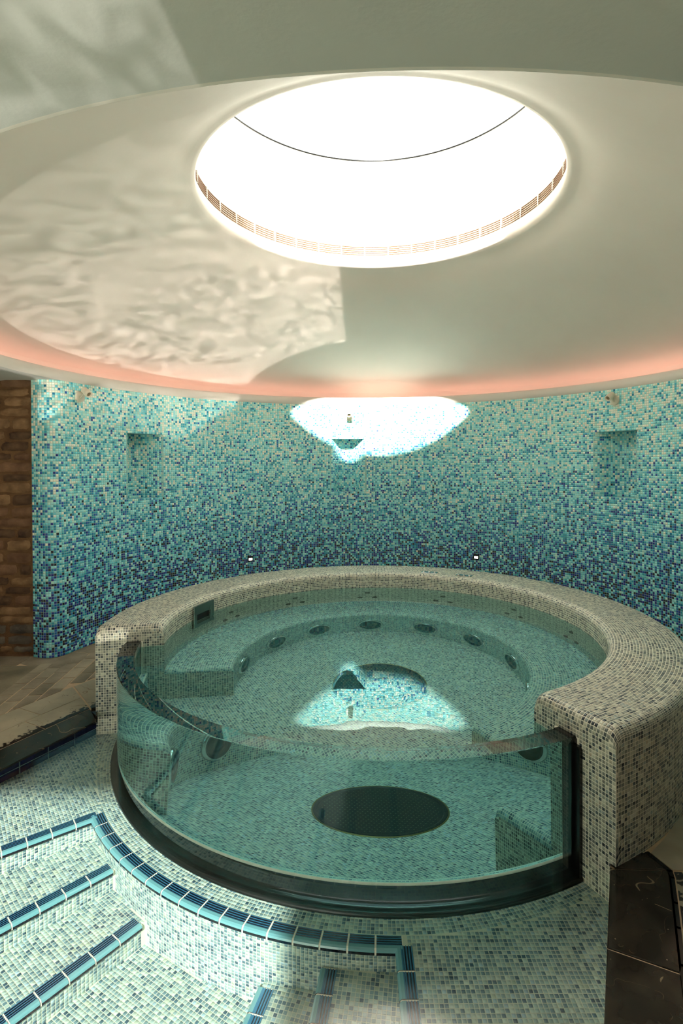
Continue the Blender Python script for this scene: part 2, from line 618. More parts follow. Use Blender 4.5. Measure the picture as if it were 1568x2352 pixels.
POOL_PAL = np.array([lin(c) for c in [(180, 196, 182), (164, 184, 174), (148, 171, 166), (130, 155, 154), (113, 141, 144),
                                      (96, 126, 134), (76, 107, 120), (54, 82, 98), (150, 178, 186), (164, 178, 158)]])
POOL_P = np.array([.09, .14, .16, .15, .13, .12, .09, .05, .05, .03])


def grey_cols(n, vary=0.07):
    p = GREY_P / GREY_P.sum()
    c = GREY_PAL[RNG.choice(len(p), n, p=p)]
    return c * (1 + RNG.normal(0, vary, (n, 1)))


def pool_cols(n, vary=0.05):
    p = POOL_P / POOL_P.sum()
    c = POOL_PAL[RNG.choice(len(p), n, p=p)]
    return c * (1 + RNG.normal(0, vary, (n, 1)))


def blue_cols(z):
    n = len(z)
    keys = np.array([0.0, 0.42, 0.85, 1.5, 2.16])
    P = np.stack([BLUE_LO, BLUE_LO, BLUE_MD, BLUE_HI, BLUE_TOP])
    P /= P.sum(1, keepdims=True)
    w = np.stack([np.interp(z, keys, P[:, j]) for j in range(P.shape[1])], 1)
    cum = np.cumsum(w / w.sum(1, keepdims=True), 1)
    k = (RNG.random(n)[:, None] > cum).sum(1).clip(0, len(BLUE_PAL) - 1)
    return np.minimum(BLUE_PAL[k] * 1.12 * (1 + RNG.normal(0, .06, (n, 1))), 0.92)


def planar_tiles(x0, x1, y0, y1, z, ang, origin, keep, pitch=PITCH_TUB):
    """grid of tile quads at height z, rotated by ang (deg) about origin, kept where keep(x,y) is true"""
    ca, sa = math.cos(R(ang)), math.sin(R(ang))
    cs = np.array([[x0, y0], [x1, y0], [x1, y1], [x0, y1]]) - origin
    u, v = cs[:, 0] * ca + cs[:, 1] * sa, -cs[:, 0] * sa + cs[:, 1] * ca
    iu = np.arange(math.floor(u.min() / pitch), math.ceil(u.max() / pitch))
    iv = np.arange(math.floor(v.min() / pitch), math.ceil(v.max() / pitch))
    U, Vv = np.meshgrid(iu * pitch, iv * pitch, indexing='ij')
    U, Vv = U.ravel(), Vv.ravel()

    def w(du, dv):
        uu, vv = U + du, Vv + dv
        return np.stack([origin[0] + uu * ca - vv * sa, origin[1] + uu * sa + vv * ca], 1)
    c = w(pitch / 2, pitch / 2)
    k = keep(c[:, 0], c[:, 1]) & (c[:, 0] > x0) & (c[:, 0] < x1) & (c[:, 1] > y0) & (c[:, 1] < y1)
    q = np.stack([w(0, 0), w(pitch, 0), w(pitch, pitch), w(0, pitch)], 1)[k]
    return np.concatenate([q, np.full(q.shape[:2] + (1,), z)], 2)


def sweep_tiles(prof, th0, th1, dth, keep=None, zfun=None, angles=None):
    """tiles on a profile revolved about the axis; prof rows = breakpoints, one tile row per segment"""
    nth = int(round((th1 - th0) / dth))
    th = np.radians(np.linspace(th0, th1, nth + 1) if angles is None else np.array(angles))
    out = []
    for (ra, za), (rb, zb) in zip(prof[:-1], prof[1:]):
        A = np.stack([CX + ra * np.cos(th), CY + ra * np.sin(th), np.full_like(th, za)], 1)
        B = np.stack([CX + rb * np.cos(th), CY + rb * np.sin(th), np.full_like(th, zb)], 1)
        if zfun is not None:
            A[:, 2] = zfun(th, ra, za)
            B[:, 2] = zfun(th, rb, zb)
        out.append(np.stack([A[:-1], A[1:], B[1:], B[:-1]], 1))
    q = np.concatenate(out)
    if keep is not None:
        c = q.mean(1)
        q = q[keep(c[:, 0], c[:, 1], c[:, 2])]
    return q


def subdiv(pts, pitch):
    """resample a (r,z) polyline into equal steps of about one pitch"""
    out = [pts[0]]
    for (a, b), (c, d) in zip(pts[:-1], pts[1:]):
        L = math.hypot(c - a, d - b)
        n = max(1, round(L / pitch))
        for i in range(1, n + 1):
            out.append((a + (c - a) * i / n, b + (d - b) * i / n))
    return out


def resample(pts, pitch):
    P = np.array(pts)
    s = np.concatenate([[0], np.cumsum(np.hypot(*np.diff(P, axis=0).T))])
    n = max(1, int(round(s[-1] / pitch)))
    t = np.linspace(0, s[-1], n + 1)
    return list(zip(np.interp(t, s, P[:, 0]), np.interp(t, s, P[:, 1])))


def arc_pts(cx, cz, r, a0, a1, n):
    return [(cx + r * math.cos(R(a0 + (a1 - a0) * i / n)), cz + r * math.sin(R(a0 + (a1 - a0) * i / n))) for i in range(n + 1)]


# ================================================================== BLUE MOSAIC WALL
NICHES = [(145.3, 9.0), (95.05, 9.3), (30.6, 10.0)]
NZ0, NZ1, NDEPTH = 1.245, 1.858, 0.19
WALL_TOP = 2.262


def niche_depth(th):
    th = np.asarray(th, float)
    d = np.zeros_like(th)
    for c, w in NICHES:
        t = np.clip(1 - np.abs(th - c) / (w / 2), 0, 1)
        s = np.clip(t / 0.75, 0, 1)
        d = np.maximum(d, NDEPTH * (s * s * (3 - 2 * s)) * (0.82 + 0.18 * t))
    return d


TH_W0, TH_W1 = -40.0, 163.6
rows_z = np.arange(0, round(WALL_TOP / PITCH_WALL) + 1) * (WALL_TOP / round(WALL_TOP / PITCH_WALL))
iz0 = int(np.argmin(abs(rows_z - NZ0)))
iz1 = int(np.argmin(abs(rows_z - NZ1)))
nth = int(round(R(TH_W1 - TH_W0) * R_WALL / PITCH_WALL))
ths = np.linspace(TH_W0, TH_W1, nth + 1)
# plan path of the wall: the arc, then a rounded nose at its left end
path = [(CX + R_WALL * math.cos(R(t)), CY + R_WALL * math.sin(R(t))) for t in ths]
niche_path = [(CX + (R_WALL + d) * math.cos(R(t)), CY + (R_WALL + d) * math.sin(R(t))) for t, d in zip(ths, niche_depth(ths))]
nose = []
RN = 0.13
ncx, ncy = CX + (R_WALL + RN) * math.cos(R(TH_W1)), CY + (R_WALL + RN) * math.sin(R(TH_W1))
nn = 10
for i in range(1, nn + 1):
    a = R(TH_W1 + 180 + 90 * i / nn * -1)
    # start pointing to the axis, turn towards the viewer
    a = R(TH_W1 + 180 - 90 * i / nn)
    nose.append((ncx + RN * math.cos(a), ncy + RN * math.sin(a)))
dx, dy = math.cos(R(TH_W1)), math.sin(R(TH_W1))
for i in range(1, 5):
    nose.append((nose[nn - 1][0] + dx * PITCH_WALL * i, nose[nn - 1][1] + dy * PITCH_WALL * i))
full = np.array(path + nose)
fulln = np.array(niche_path + nose)

wall_back = empty('wall_back', (CX, CY, 0))
tag(wall_back, 'curved wall of blue, teal and cream glass mosaic with three recessed niches', kind='structure')
wall_back.location = (0, 0, 0)


def wall_pt(P, z):
    return np.stack([P[:, 0], P[:, 1], np.full(len(P), z)], 1)


fine = np.linspace(TH_W0, TH_W1, 6000)
fx = CX + (R_WALL + niche_depth(fine)) * np.cos(np.radians(fine))
fy = CY + (R_WALL + niche_depth(fine)) * np.sin(np.radians(fine))
fs_len = np.concatenate([[0], np.cumsum(np.hypot(np.diff(fx), np.diff(fy)))])
tt = np.linspace(0, fs_len[-1], int(round(fs_len[-1] / PITCH_WALL)) + 1)
fulln_t = np.array(list(zip(np.interp(tt, fs_len, fx), np.interp(tt, fs_len, fy))) + nose)
wq = []
gv, gf = [], []
ncol = len(full)
for j in range(len(rows_z) - 1):
    za, zb = rows_z[j], rows_z[j + 1]
    P = fulln_t if iz0 <= j < iz1 else full
    A, B = wall_pt(P, za), wall_pt(P, zb)
    # corners counter-clockwise seen from the axis: going +theta is leftwards, so order reversed
    wq.append(np.stack([A[1:], A[:-1], B[:-1], B[1:]], 1))
wq = np.concatenate(wq)
OFF = 0.0
tiles_object('mosaic_tile', wq, blue_cols(wq[:, :, 2].mean(1)), M['wall_tile'], wall_back, grout=0.0024, h=0.0008, jitter=0.00016)
# grout bed behind the tesserae
for P, z0, z1 in ((full, 0, rows_z[iz0]), (fulln, rows_z[iz0], rows_z[iz1]), (full, rows_z[iz1], rows_z[-1])):
    b = len(gv)
    if P is fulln:
        P = np.array(list(zip(fx[::6], fy[::6])) + [(fx[-1], fy[-1])] + nose)
    gv += [(x, y, z0) for x, y in P] + [(x, y, z1) for x, y in P]
    n = len(P)
    gf += [(b + i + 1, b + i, b + n + i, b + n + i + 1) for i in range(n - 1)]
for zz in (rows_z[iz0], rows_z[iz1]):
    b = len(gv)
    gv += [(x, y, zz) for x, y in full] + [(x, y, zz) for x, y in fulln]
    n = len(full)
    gf += [(b + i, b + i + 1, b + n + i + 1, b + n + i) for i in range(n - 1)
           if np.hypot(*(full[i] - fulln[i])) + np.hypot(*(full[i + 1] - fulln[i + 1])) > 1e-6]
# sill and head tiles of the niches
cap = []
for zz, up in ((rows_z[iz0] + 0.0003, True), (rows_z[iz1] - 0.0003, False)):
    for r0 in np.arange(0, NDEPTH, PITCH_WALL):
        for i in range(len(path) - 1):
            d = np.hypot(*(full[i] - fulln[i]))
            if d > r0 + PITCH_WALL * 0.9:
                q = []
                for rr, t in ((r0, ths[i]), (r0 + PITCH_WALL, ths[i]), (r0 + PITCH_WALL, ths[i + 1]), (r0, ths[i + 1])):
                    q.append(pol(R_WALL + rr, t, zz))
                cap.append(q if up else q[::-1])
cap = np.array(cap)
tiles_object('niche_tile', cap, blue_cols(np.full(len(cap), 1.3)), M['wall_tile'], wall_back, grout=0.0022)
add('grout_bed', gv, gf, M['grout_wall'], wall_back)
# the masonry core behind, so the wall is solid
add('wall_core', [pol(R_WALL + 0.24, t, z) for t in np.linspace(TH_W0, TH_W1 - 0.5, 60) for z in (0, WALL_TOP)],
    [(2 * i, 2 * i + 1, 2 * i + 3, 2 * i + 2) for i in range(59)], M['dark_wall'], wall_back)

# ================================================================== BROWN RUBBLE WALL
wall_left = empty('wall_left')
tag(wall_left, 'rough brown rubble stone wall beyond the left end of the mosaic wall', kind='structure')
YB = 4.46
add('mortar_bed', [(-2.58, YB, 0), (-6.0, YB, 0), (-6.0, YB, 2.3), (-2.58, YB, 2.3)], [(0, 1, 2, 3)], M['mortar'], wall_left)


def stone(cx, cz, w, h, mt, parent, y, seed):
    rs = random.Random(seed)
    bm = bmesh.new()
    nx, nz = 5, 4
    grid = []
    for k in range(nz + 1):
        row = []
        for i in range(nx + 1):
            u, v = i / nx * 2 - 1, k / nz * 2 - 1
            e = max(abs(u), abs(v))
            rad = 1 - 0.06 * (abs(u) * abs(v)) ** 3
            dpt = 0.020 * (1 - e ** 8) + (rs.uniform(-.006, .008) if e < .99 else -0.006)
            row.append(bm.verts.new((cx + u * w / 2 * rad + rs.uniform(-.005, .005), y - dpt, cz + v * h / 2 * rad + rs.uniform(-.005, .005))))
        grid.append(row)
    for k in range(nz):
        for i in range(nx):
            bm.faces.new((grid[k][i], grid[k][i + 1], grid[k + 1][i + 1], grid[k + 1][i]))
    o = bm_obj('stone', bm, mt, parent, smooth=True)
    return o


z = 0.03
rs = random.Random(3)
course = 0
while z < 2.26:
    hh = rs.uniform(0.055, 0.105)
    if course == 0:
        hh = .05
    hh = min(hh, 2.30 - z)
    x = -2.60 - rs.uniform(0, .05)
    while x > -4.1:
        w = rs.uniform(0.10, 0.30)
        grey = course in (1, 2) or (course == 0 and rs.random() < .7)
        stone(x - w / 2, z + hh / 2, w, hh, M['grey_stone' if grey else rs.choice(('brown_stone', 'brown_stone_b', 'brown_stone_c'))], wall_left, YB, rs.random())
        x -= w + rs.uniform(.006, .016)
    z += hh + rs.uniform(.005, .013)
    course += 1

# rest of the room, behind and beside the viewer
for nm, v in (('wall_right', [(6, -1.2, -.5), (6, 8.5, -.5), (6, 8.5, 2.4), (6, -1.2, 2.4)]),
              ('wall_west', [(-6, -.95, -.5), (-6, 8.5, -.5), (-6, 8.5, 2.4), (-6, -.95, 2.4)]),
              ('wall_north', [(-6, 8.5, -.5), (6, 8.5, -.5), (6, 8.5, 2.4), (-6, 8.5, 2.4)])):
    tag(add(nm, v, [(0, 1, 2, 3)], M['dark_wall']), kind='structure')
tag(add('added_tint_pane', [(-6, -.93, Z_POOLWATER), (-.42, -.93, Z_POOLWATER), (-.42, -.93, 2.4), (-6, -.93, 2.4)], [(0, 1, 2, 3)], M['sun_cut_tint']), kind='structure')  # unseen tinted pane, added to dim the sun through the back opening
tag(prism('wall_front', [(-0.42, -1.25), (6, -1.25), (6, -0.94), (-0.42, -0.94)], -0.5, 2.40, M['dark_wall']), kind='structure')

# ================================================================== CEILING, DOME, OCULUS
ceiling = empty('ceiling')
tag(ceiling, 'pale plaster ceiling with a shallow dome round a bright circular skylight', kind='structure')


def zb(th):
    """underside of the flat ceiling at the dome edge: a little higher on the viewer's side"""
    t = ((th + 90 + 180) % 360) - 180
    k = min(max((95 - abs(t)) / 45, 0), 1)
    return 2.262 + 0.083 * k * k * (3 - 2 * k)


vs, fs = [], []
NR = 240
for i in range(NR):
    th = 360 * i / NR
    c, s = math.cos(R(th)), math.sin(R(th))
    big = 1e9
    for lim, comp, o in ((6, c, CX), (-6, c, CX), (8.5, s, CY), (-0.95, s, CY)):
        if abs(comp) > 1e-6:
            t = (lim - o) / comp
            if t > 0:
                big = min(big, t)
    for k in range(5):
        rr = R_WALL + (big - R_WALL) * (k / 4)
        vs.append(pol(rr, th, zb(th)))
for i in range(NR):
    for k in range(4):
        a, b = i * 5 + k, ((i + 1) % NR) * 5 + k
        fs.append((a, a + 1, b + 1, b))
add('flat_ceiling', vs, fs, M['plaster_flat'], ceiling)
lip = [(2.66, 2.262), (2.650, 2.272), (2.646, 2.30), (2.65, 2.335), (2.658, 2.346), (2.668, 2.350), (2.70, 2.350), (2.705, 2.345), (2.705, 2.30)]
revolve('cove_lip', lip, 0, 360, 240, M['plaster'], ceiling, ring_closed=True, zfun=lambda th, j, r, zz: zz + 1.1 * (zb(th) - 2.262) if j == 8 else zb(th) + (zz - 2.262) * (2.352 - zb(th)) / 0.09)
revolve('cove_trough', [(2.705, 2.30), (2.86, 2.30), (2.88, 2.32), (2.88, 2.40), (2.85, 2.43)], 0, 360, 240, M['plaster'], ceiling, ring_closed=True,
        zfun=lambda th, j, r, zz: zz + (1.1 * (zb(th) - 2.262) if j < 3 else 0))
revolve('cove_light', [(2.74, 2.302), (2.74, 2.312), (2.775, 2.312), (2.775, 2.302)], 0, 360, 160, M['cove_led'], ceiling, ring_closed=True,
        zfun=lambda th, j, r, zz: zz + 1.1 * (zb(th) - 2.262))
dome = [(2.85, 2.43), (2.6, 2.58), (2.3, 2.755), (2.0, 2.925), (1.7, 3.085), (1.5, 3.19), (1.42, 3.235), (1.36, 3.275),
        (1.31, 3.31), (1.27, 3.33), (1.235, 3.342), (1.21, 3.355), (1.20, 3.375), (1.203, 3.40), (1.212, 3.425)]
revolve('dome', dome, 0, 360, 240, M['plaster'], ceiling, ring_closed=True)
shaft = [(1.212, 3.425), (1.222, 3.46), (1.232, 3.545), (1.30, 4.35), (1.302, 4.365)]
revolve('skylight_shaft', shaft, 0, 360, 200, M['shaft'], ceiling, ring_closed=True)
for k in range(5):
    zz = 3.466 + k * 0.018
    rr = 1.2225 + (zz - 3.46) * 0.117
    o = revolve('vent_slat', [(rr - .0005, zz), (rr - .007, zz + .001), (rr - .007, zz + .006), (rr - .0005, zz + .007)], 0, 360, 160, M['slat'], ceiling, ring_closed=True)
for k in range(36):
    t = k * 10 + 3
    bm = bmesh.new()
    box_bm(bm, pol(1.222, t, 3.504), (.012, .008, .082), Matrix.Rotation(R(t), 3, 'Z'))
    bm_obj('vent_divider', bm, M['shaft'], ceiling)
revolve('skylight_frame', [(1.293, 4.358), (1.293, 4.366), (1.33, 4.366), (1.33, 4.358)], 0, 360, 160, M['black'], ceiling, closed=True, ring_closed=True)
pv = [pol(1.31, 360 * i / 96, 4.372) for i in range(96)]
add('skylight_pane', pv, [tuple(range(96))], M['pane'], ceiling)

# ================================================================== DECK
d_l = Vector((0.449, 0.894)).normalized()       # direction of the pool's long sides
BL0 = Vector((-1.642, 3.481))                   # back line of the navy band (left pool side)
BR0 = Vector((1.013, 2.135))                    # right pool side at the tub
floor = empty('floor')
tag(floor, 'grey stone deck of small pavers and wide coping stones round the pools', kind='structure')
lc = BL0 + d_l * 0.06
deck = []
for t in np.linspace(TH_L - 3, TH_R + 1, 90):
    deck.append(pol(1.84, t, 0)[:2])
rb = BR0 - d_l * 4.0
lb = BL0 - d_l * 4.4
deck = [(-1.697, 3.478)] + deck + [tuple(BR0 + Vector((.0, 0.0))), tuple(rb), (6, rb.y), (6, 8.5), (-6, 8.5), (-6, -.9), (-1.697 - .452 * 4.9, 3.478 - .892 * 4.9)]
prism('deck_base', deck, -0.5, -0.0035, M['stone_joint'], floor)

prism('deck_footing', [tuple(BL0), (-1.697, 3.478), (-1.697 - .452 * 4.9, 3.478 - .892 * 4.9), tuple(lb)], -0.5, -0.06, M['grout_wall'], floor)
nl = Vector((-d_l.y, d_l.x))                    # pointing away from the pool on the left side
pave_l = wet_stone('coping_limestone_left', (156, 146, 124), (176, 163, 139), True, ((-1.66, 3.50), (-0.8926, 0.4508), 2.0, 0.11), 0.45)
pave_dry = wet_stone('limestone_dry', (150, 138, 118), (174, 160, 138), False, None, 0.5)
pave_splash = wet_stone('limestone_splashed', (146, 134, 112), (172, 158, 134), False, ((1.22, 2.05), (0.93, -0.36), 1.35, 0.35), 0.4)
dark_wet = wet_stone('limestone_soaked', (24, 20, 16), (56, 48, 38), True, None, 0.14)


def pt_l(s, w):
    """point on left side: s back along the pool edge from the tub, w away from the water"""
    p = BL0 - d_l * s + nl * w
    return (p.x, p.y)


# left coping: a splashed front row and a back row, mitred next to the tub
front = [0.0, 0.30, 0.95, 1.6]
A0, A1 = (-1.695, 3.482), (-1.949, 2.981)
sdir = (Vector(A1) - Vector(A0)).normalized()


def on(a, d, s, n=(0, 0)):
    return (a[0] + d.x * s + n[0], a[1] + d.y * s + n[1])


out = Vector((-0.8926, 0.4508))
g = 0.003
# rows: w 0..0.20 (front row), 0.20..0.42 (back row) measured from the dark line
def cop(s0, s1, w0, w1, m0=0.0, m1=0.0):
    a, b = Vector(A0), sdir
    P = [a + b * (s0 + m0 * 0 + g) + out * (w0 + g), a + b * (s1 - g) + out * (w0 + g), a + b * (s1 - g) + out * (w1 - g), a + b * (s0 + g + m1) + out * (w1 - g)]
    return prism('coping_stone', [tuple(p) for p in P][::-1], -0.03, 0.0, pave_l, floor, 0.002)


ss = [0.0, 0.30, 1.0, 1.7, 2.4]
for i in range(4):
    cop(ss[i], ss[i + 1], 0.0, 0.20, 0, -0.087 if i == 0 else 0)
ss = [-0.087, 0.20, 0.9, 1.6, 2.3]
for i in range(4):
    cop(ss[i], ss[i + 1], 0.20, 0.42, 0, -0.093 if i == 0 else 0)
# stone beyond the mitre, running to the tub end
prism('coping_stone', [(-1.690, 3.488), (-1.652, 3.508), (-1.665, 3.62), (-1.715, 3.93), (-1.91, 3.955), (-1.978, 3.835)], -0.03, 0.0, pave_l, floor, 0.002)
# soaked sloping front lip of the coping, overhanging the navy band
F0, F1 = Vector((-1.600, 3.380)), Vector((-1.853, 2.831))
fd = (F1 - F0).normalized()
ls = [0.0, 0.70, 1.35, 2.2]
for i in range(3):
    a, b = Vector(A0) + sdir * (ls[i] + g), Vector(A0) + sdir * (ls[i + 1] - g)
    c, d = F0 + fd * (ls[i] + g), F0 + fd * (ls[i + 1] - g)
    v = [(a.x, a.y, -.001), (b.x, b.y, -.001), (d.x, d.y, -.032), (c.x, c.y, -.032), (a.x, a.y, -.05), (b.x, b.y, -.05), (d.x, d.y, -.042), (c.x, c.y, -.042)]
    bm = bmesh.new()
    V = [bm.verts.new(p) for p in v]
    for f in ((0, 1, 2, 3), (4, 7, 6, 5), (0, 4, 5, 1), (1, 5, 6, 2), (2, 6, 7, 3), (3, 7, 4, 0)):
        bm.faces.new([V[k] for k in f])
    bmesh.ops.bevel(bm, geom=[e for e in bm.edges], offset=.003, segments=2, affect='EDGES')
    bm_obj('coping_lip', bm, dark_wet, floor)
prism('coping_lip', [(-1.697, 3.482), (-1.603, 3.388), (-1.640, 3.462), (-1.655, 3.506)], -0.05, -0.012, dark_wet, floor)

# small pavers between coping and walls (running bond, rows towards the back)
def inside_pav(x, y):
    p = Vector((x, y))
    w = (p - Vector(A0)).dot(out)
    if w < 0.425:
        return False
    r = math.hypot(x - CX, y - CY)
    if r < 1.875:
        return False
    if r > 2.645:
        # left of the wall nose the paving carries on as bigger slabs
        return False
    return True


def paver_clip(poly):
    """keep the part of a paver away from coping, tub and wall"""
    def clip(P, nx, ny, c):
        Q = []
        for i in range(len(P)):
            a, b = P[i], P[(i + 1) % len(P)]
            da, db = a[0] * nx + a[1] * ny - c, b[0] * nx + b[1] * ny - c
            if da >= 0:
                Q.append(a)
            if da * db < 0:
                t = da / (da - db)
                Q.append((a[0] + (b[0] - a[0]) * t, a[1] + (b[1] - a[1]) * t))
        return Q
    P = clip(poly, out.x, out.y, Vector(A0).dot(out) + 0.425)
    if len(P) < 3:
        return P
    # behind the mitred stone
    P = clip(P, -0.12, 0.993, -0.12 * -1.72 + 0.993 * 3.93) if all(p[0] > -2.06 for p in P) else P
    return P


rdir = Vector((-0.087, 0.996))
cdir = Vector((0.996, 0.087))
row = 0
xo = -4.0
while xo < -1.2:
    s = 2.2 + (0.1 if row % 2 else 0)
    while s < 6.4:
        o0 = Vector((xo, 0)) + rdir * s
        P = [o0 + rdir * .005 + cdir * .005, o0 + cdir * .095 + rdir * .005, o0 + cdir * .095 + rdir * .195, o0 + cdir * .005 + rdir * .195]
        c = sum(P, Vector((0, 0))) / 4
        r = math.hypot(c.x - CX, c.y - CY)
        if 1.90 < r < (2.64 if math.degrees(math.atan2(c.y - CY, c.x - CX)) % 360 > 165 else 2.53) and c.x < -0.9 and c.y > 3.0 and c.y < 5.6:
            Q = paver_clip([tuple(p) for p in P])
            if len(Q) >= 3:
                ar = abs(sum(Q[i][0] * Q[(i + 1) % len(Q)][1] - Q[(i + 1) % len(Q)][0] * Q[i][1] for i in range(len(Q)))) / 2
                if ar > 0.0003:
                    prism('paver', Q, -0.02, random.uniform(-.001, .001), M[random.choice(('stone_paver', 'stone_paver', 'stone_paver_b', 'stone_paver_c'))], floor, 0.001)
        s += 0.2
    xo += 0.1
    row += 1
# border slabs at the foot of the rubble wall and along the mosaic wall
for a, b, w in (((-2.70, 4.40), (-3.6, 4.40), .16),):
    prism('paver', [(-3.9, 4.24), (-2.64, 4.24), (-2.64, 4.44), (-3.9, 4.44)], -0.02, 0.0, M['stone_paver'], floor, .002)
prism('paver', [(-5.9, 1.2), (-3.93, 1.2), (-3.93, 4.43), (-5.9, 4.43)], -0.02, -0.001, M['stone_paver'], floor, .002)
prism('paver', [(-3.9, 3.0), (-2.45, 3.0)] + [pol(2.60, t, 0)[:2] for t in (190, 185, 180, 175, 171, 168)] + [(-2.56, 4.23), (-3.9, 4.23)], -0.02, -0.001, M['stone_paver_b'], floor, .002)
prism('paver', [pol(2.44, t, 0)[:2] for t in range(163, 173, 3)] + [(-2.66, 4.30), (-2.64, 4.43), (-2.45, 4.43)] , -0.02, -0.0026, M['stone_paver'], floor, .001)
for t in range(134, 166, 4):
    prism('paver', [pol(2.50, t + .1, 0)[:2], pol(2.655, t + .1, 0)[:2], pol(2.655, t + 2, 0)[:2], pol(2.655, t + 3.9, 0)[:2], pol(2.50, t + 3.9, 0)[:2], pol(2.50, t + 2, 0)[:2]], -0.02, -0.0015, M['stone_paver'], floor, .001)

# right coping slabs, slot drain and stone beyond
sl = [(1.176, 2.166), (1.209, 2.068), (1.200, 2.035), (1.143, 1.917), (1.090, 1.813), (1.021, 1.675), (0.80, 1.225)]
E0 = Vector((1.000, 2.100))


def edge(s):
    p = Vector((1.013, 2.135)) - d_l * s
    return (p.x, p.y)


prism('coping_slab', [edge(0.06), (1.205, 2.072), (1.172, 2.166), edge(-0.045)][::1], -0.09, 0.0, dark_wet, floor, .004)
prism('coping_slab', [edge(0.443), (1.001, 1.648), (1.014, 1.672), (1.084, 1.813), (1.136, 1.917), (1.194, 2.035), (1.2045, 2.069), edge(0.063)], -0.09, 0.0, dark_wet, floor, .004)
prism('coping_slab', [edge(1.15), (0.66, 0.95), (0.999, 1.643), edge(0.448)], -0.09, 0.0, dark_wet, floor, .004)
prism('pool_side_wall', [edge(3.0), (edge(3.0)[0] + .3, edge(3.0)[1]), (edge(0)[0] + .25, edge(0)[1]), edge(-.03)], -0.5, -0.091, M['grout_tub'], floor)
sg = [(1.176, 2.166), (1.209, 2.068), (1.197, 2.035), (1.139, 1.917), (1.087, 1.813), (1.018, 1.675), (0.66, 0.94)]
bm = bmesh.new()
for a, b in zip(sg[:-1], sg[1:]):
    a, b = Vector(a), Vector(b)
    dd = (b - a)
    L = dd.length
    ang = math.atan2(dd.y, dd.x)
    box_bm(bm, ((a.x + b.x) / 2, (a.y + b.y) / 2, -0.006), (L + .010, .019, .012), Matrix.Rotation(ang, 3, 'Z'))
bm_obj('slot_drain', bm, M['blackgloss'], floor)
prism('deck_slab', [(1.222, 2.074), (1.70, 2.050), (1.75, 2.60), (1.42, 2.37), (1.30, 2.255), (1.190, 2.166)], -0.03, 0.0, pave_dry, floor, .002)
prism('deck_slab', [(0.90, 1.35), (1.75, 1.10), (1.70, 2.040), (1.222, 2.064), (1.212, 2.033), (1.153, 1.912), (1.101, 1.808), (1.032, 1.670)], -0.03, 0.0, pave_splash, floor, .002)
prism('deck_slab', [(0.45, 0.45), (1.5, 0.25), (1.75, 1.09), (0.895, 1.34)], -0.03, 0.0, pave_dry, floor, .002)

# ================================================================== HOT TUB
tub = empty('hot_tub', (0, 0, 0))
tag(tub, 'large round hot tub clad in grey mosaic with a curved clear front panel', 'hot tub')
RB = 0.045
S_END = 0.045


def end_drop(th, z):
    """round the top edge over where the ring stops"""
    s = np.minimum(np.radians(th - TH_R), np.radians(TH_L - th)) * 1.64
    s = np.clip(s, 0, S_END)
    dz = S_END - np.sqrt(np.maximum(S_END ** 2 - (S_END - s) ** 2, 0))
    return dz * np.where(z > 0.1, np.clip((z - 0.40) / 0.08, 0, 1), np.clip((z + 0.24) / 0.10, 0, 1))


ring_prof = ([(R_OUT, -0.17), (R_OUT, Z_RIM - RB)] + arc_pts(R_OUT - RB, Z_RIM - RB, RB, 0, 90, 5)[1:] +
             [(R_IN + RB, Z_RIM)] + arc_pts(R_IN + RB, Z_RIM - RB, RB, 90, 180, 5)[1:] + [(R_IN, Z_BENCH)])
RBN = 0.04
bench_prof = ([(R_IN, Z_BENCH), (R_BENCH + RBN, Z_BENCH)] + arc_pts(R_BENCH + RBN, Z_BENCH - RBN, RBN, 90, 180, 4)[1:] + [(R_BENCH, Z_TUB)])


def tub_z(th, j, r, z):
    return z - float(end_drop(np.array(th), np.array(z)))


END_S = [S_END * (1 - math.cos(R(a))) / 1.64 for a in (0, 22.5, 45, 67.5, 90)]
end_deg = [math.degrees(a) for a in END_S]


def ring_angles(step):
    a0, a1 = TH_R + end_deg[-1], TH_L - end_deg[-1]
    mid = list(np.linspace(a0, a1, int(round((a1 - a0) / step)) + 1))
    return [TH_R + a for a in end_deg[:-1]] + mid + [TH_L - a for a in end_deg[:-1]][::-1]


ths_t = ring_angles(1.1)
prof_all = ring_prof + bench_prof[1:]
vs, fs = [], []
k = len(prof_all)
for th in ths_t:
    for j, (r, z) in enumerate(prof_all):
        vs.append(pol(r, th, tub_z(th, j, r, z)))
for i in range(len(ths_t) - 1):
    for j in range(k - 1):
        fs.append((i * k + j, (i + 1) * k + j, (i + 1) * k + j + 1, i * k + j + 1))
# end faces
for th_i in (0, len(ths_t) - 1):
    base = th_i * k
    bo = len(vs)
    vs.append(pol(R_OUT, ths_t[th_i], Z_TUB))
    f = [bo] + [base + j for j in range(k)]
    fs.append(tuple(f) if th_i == 0 else tuple(f[::-1]))
add('surround', vs, fs, M['grout_tub'], tub)
# tub floor and the low kerb under the panel
ring_n = 96
fl = [pol(1.56, 360 * i / ring_n, Z_TUB) for i in range(ring_n)]
add('tub_floor', fl, [tuple(range(ring_n))], M['grout_tub'], tub)
TH_G0, TH_G1 = TH_L - 360 - 1.2, TH_R + 1.2      # acrylic sweep (ends let into the masonry)
revolve('kerb', [(1.53, Z_TUB), (1.53, -0.10), (1.57, -0.10), (1.57, -0.30)], TH_G0, TH_G1, 90, M['grout_tub'], tub)

dth = math.degrees(PITCH_TUB / 1.64)
zf = lambda th, r, z: z - end_drop(np.degrees(th), np.full_like(th, z))


def flip(q):
    return q[:, ::-1]


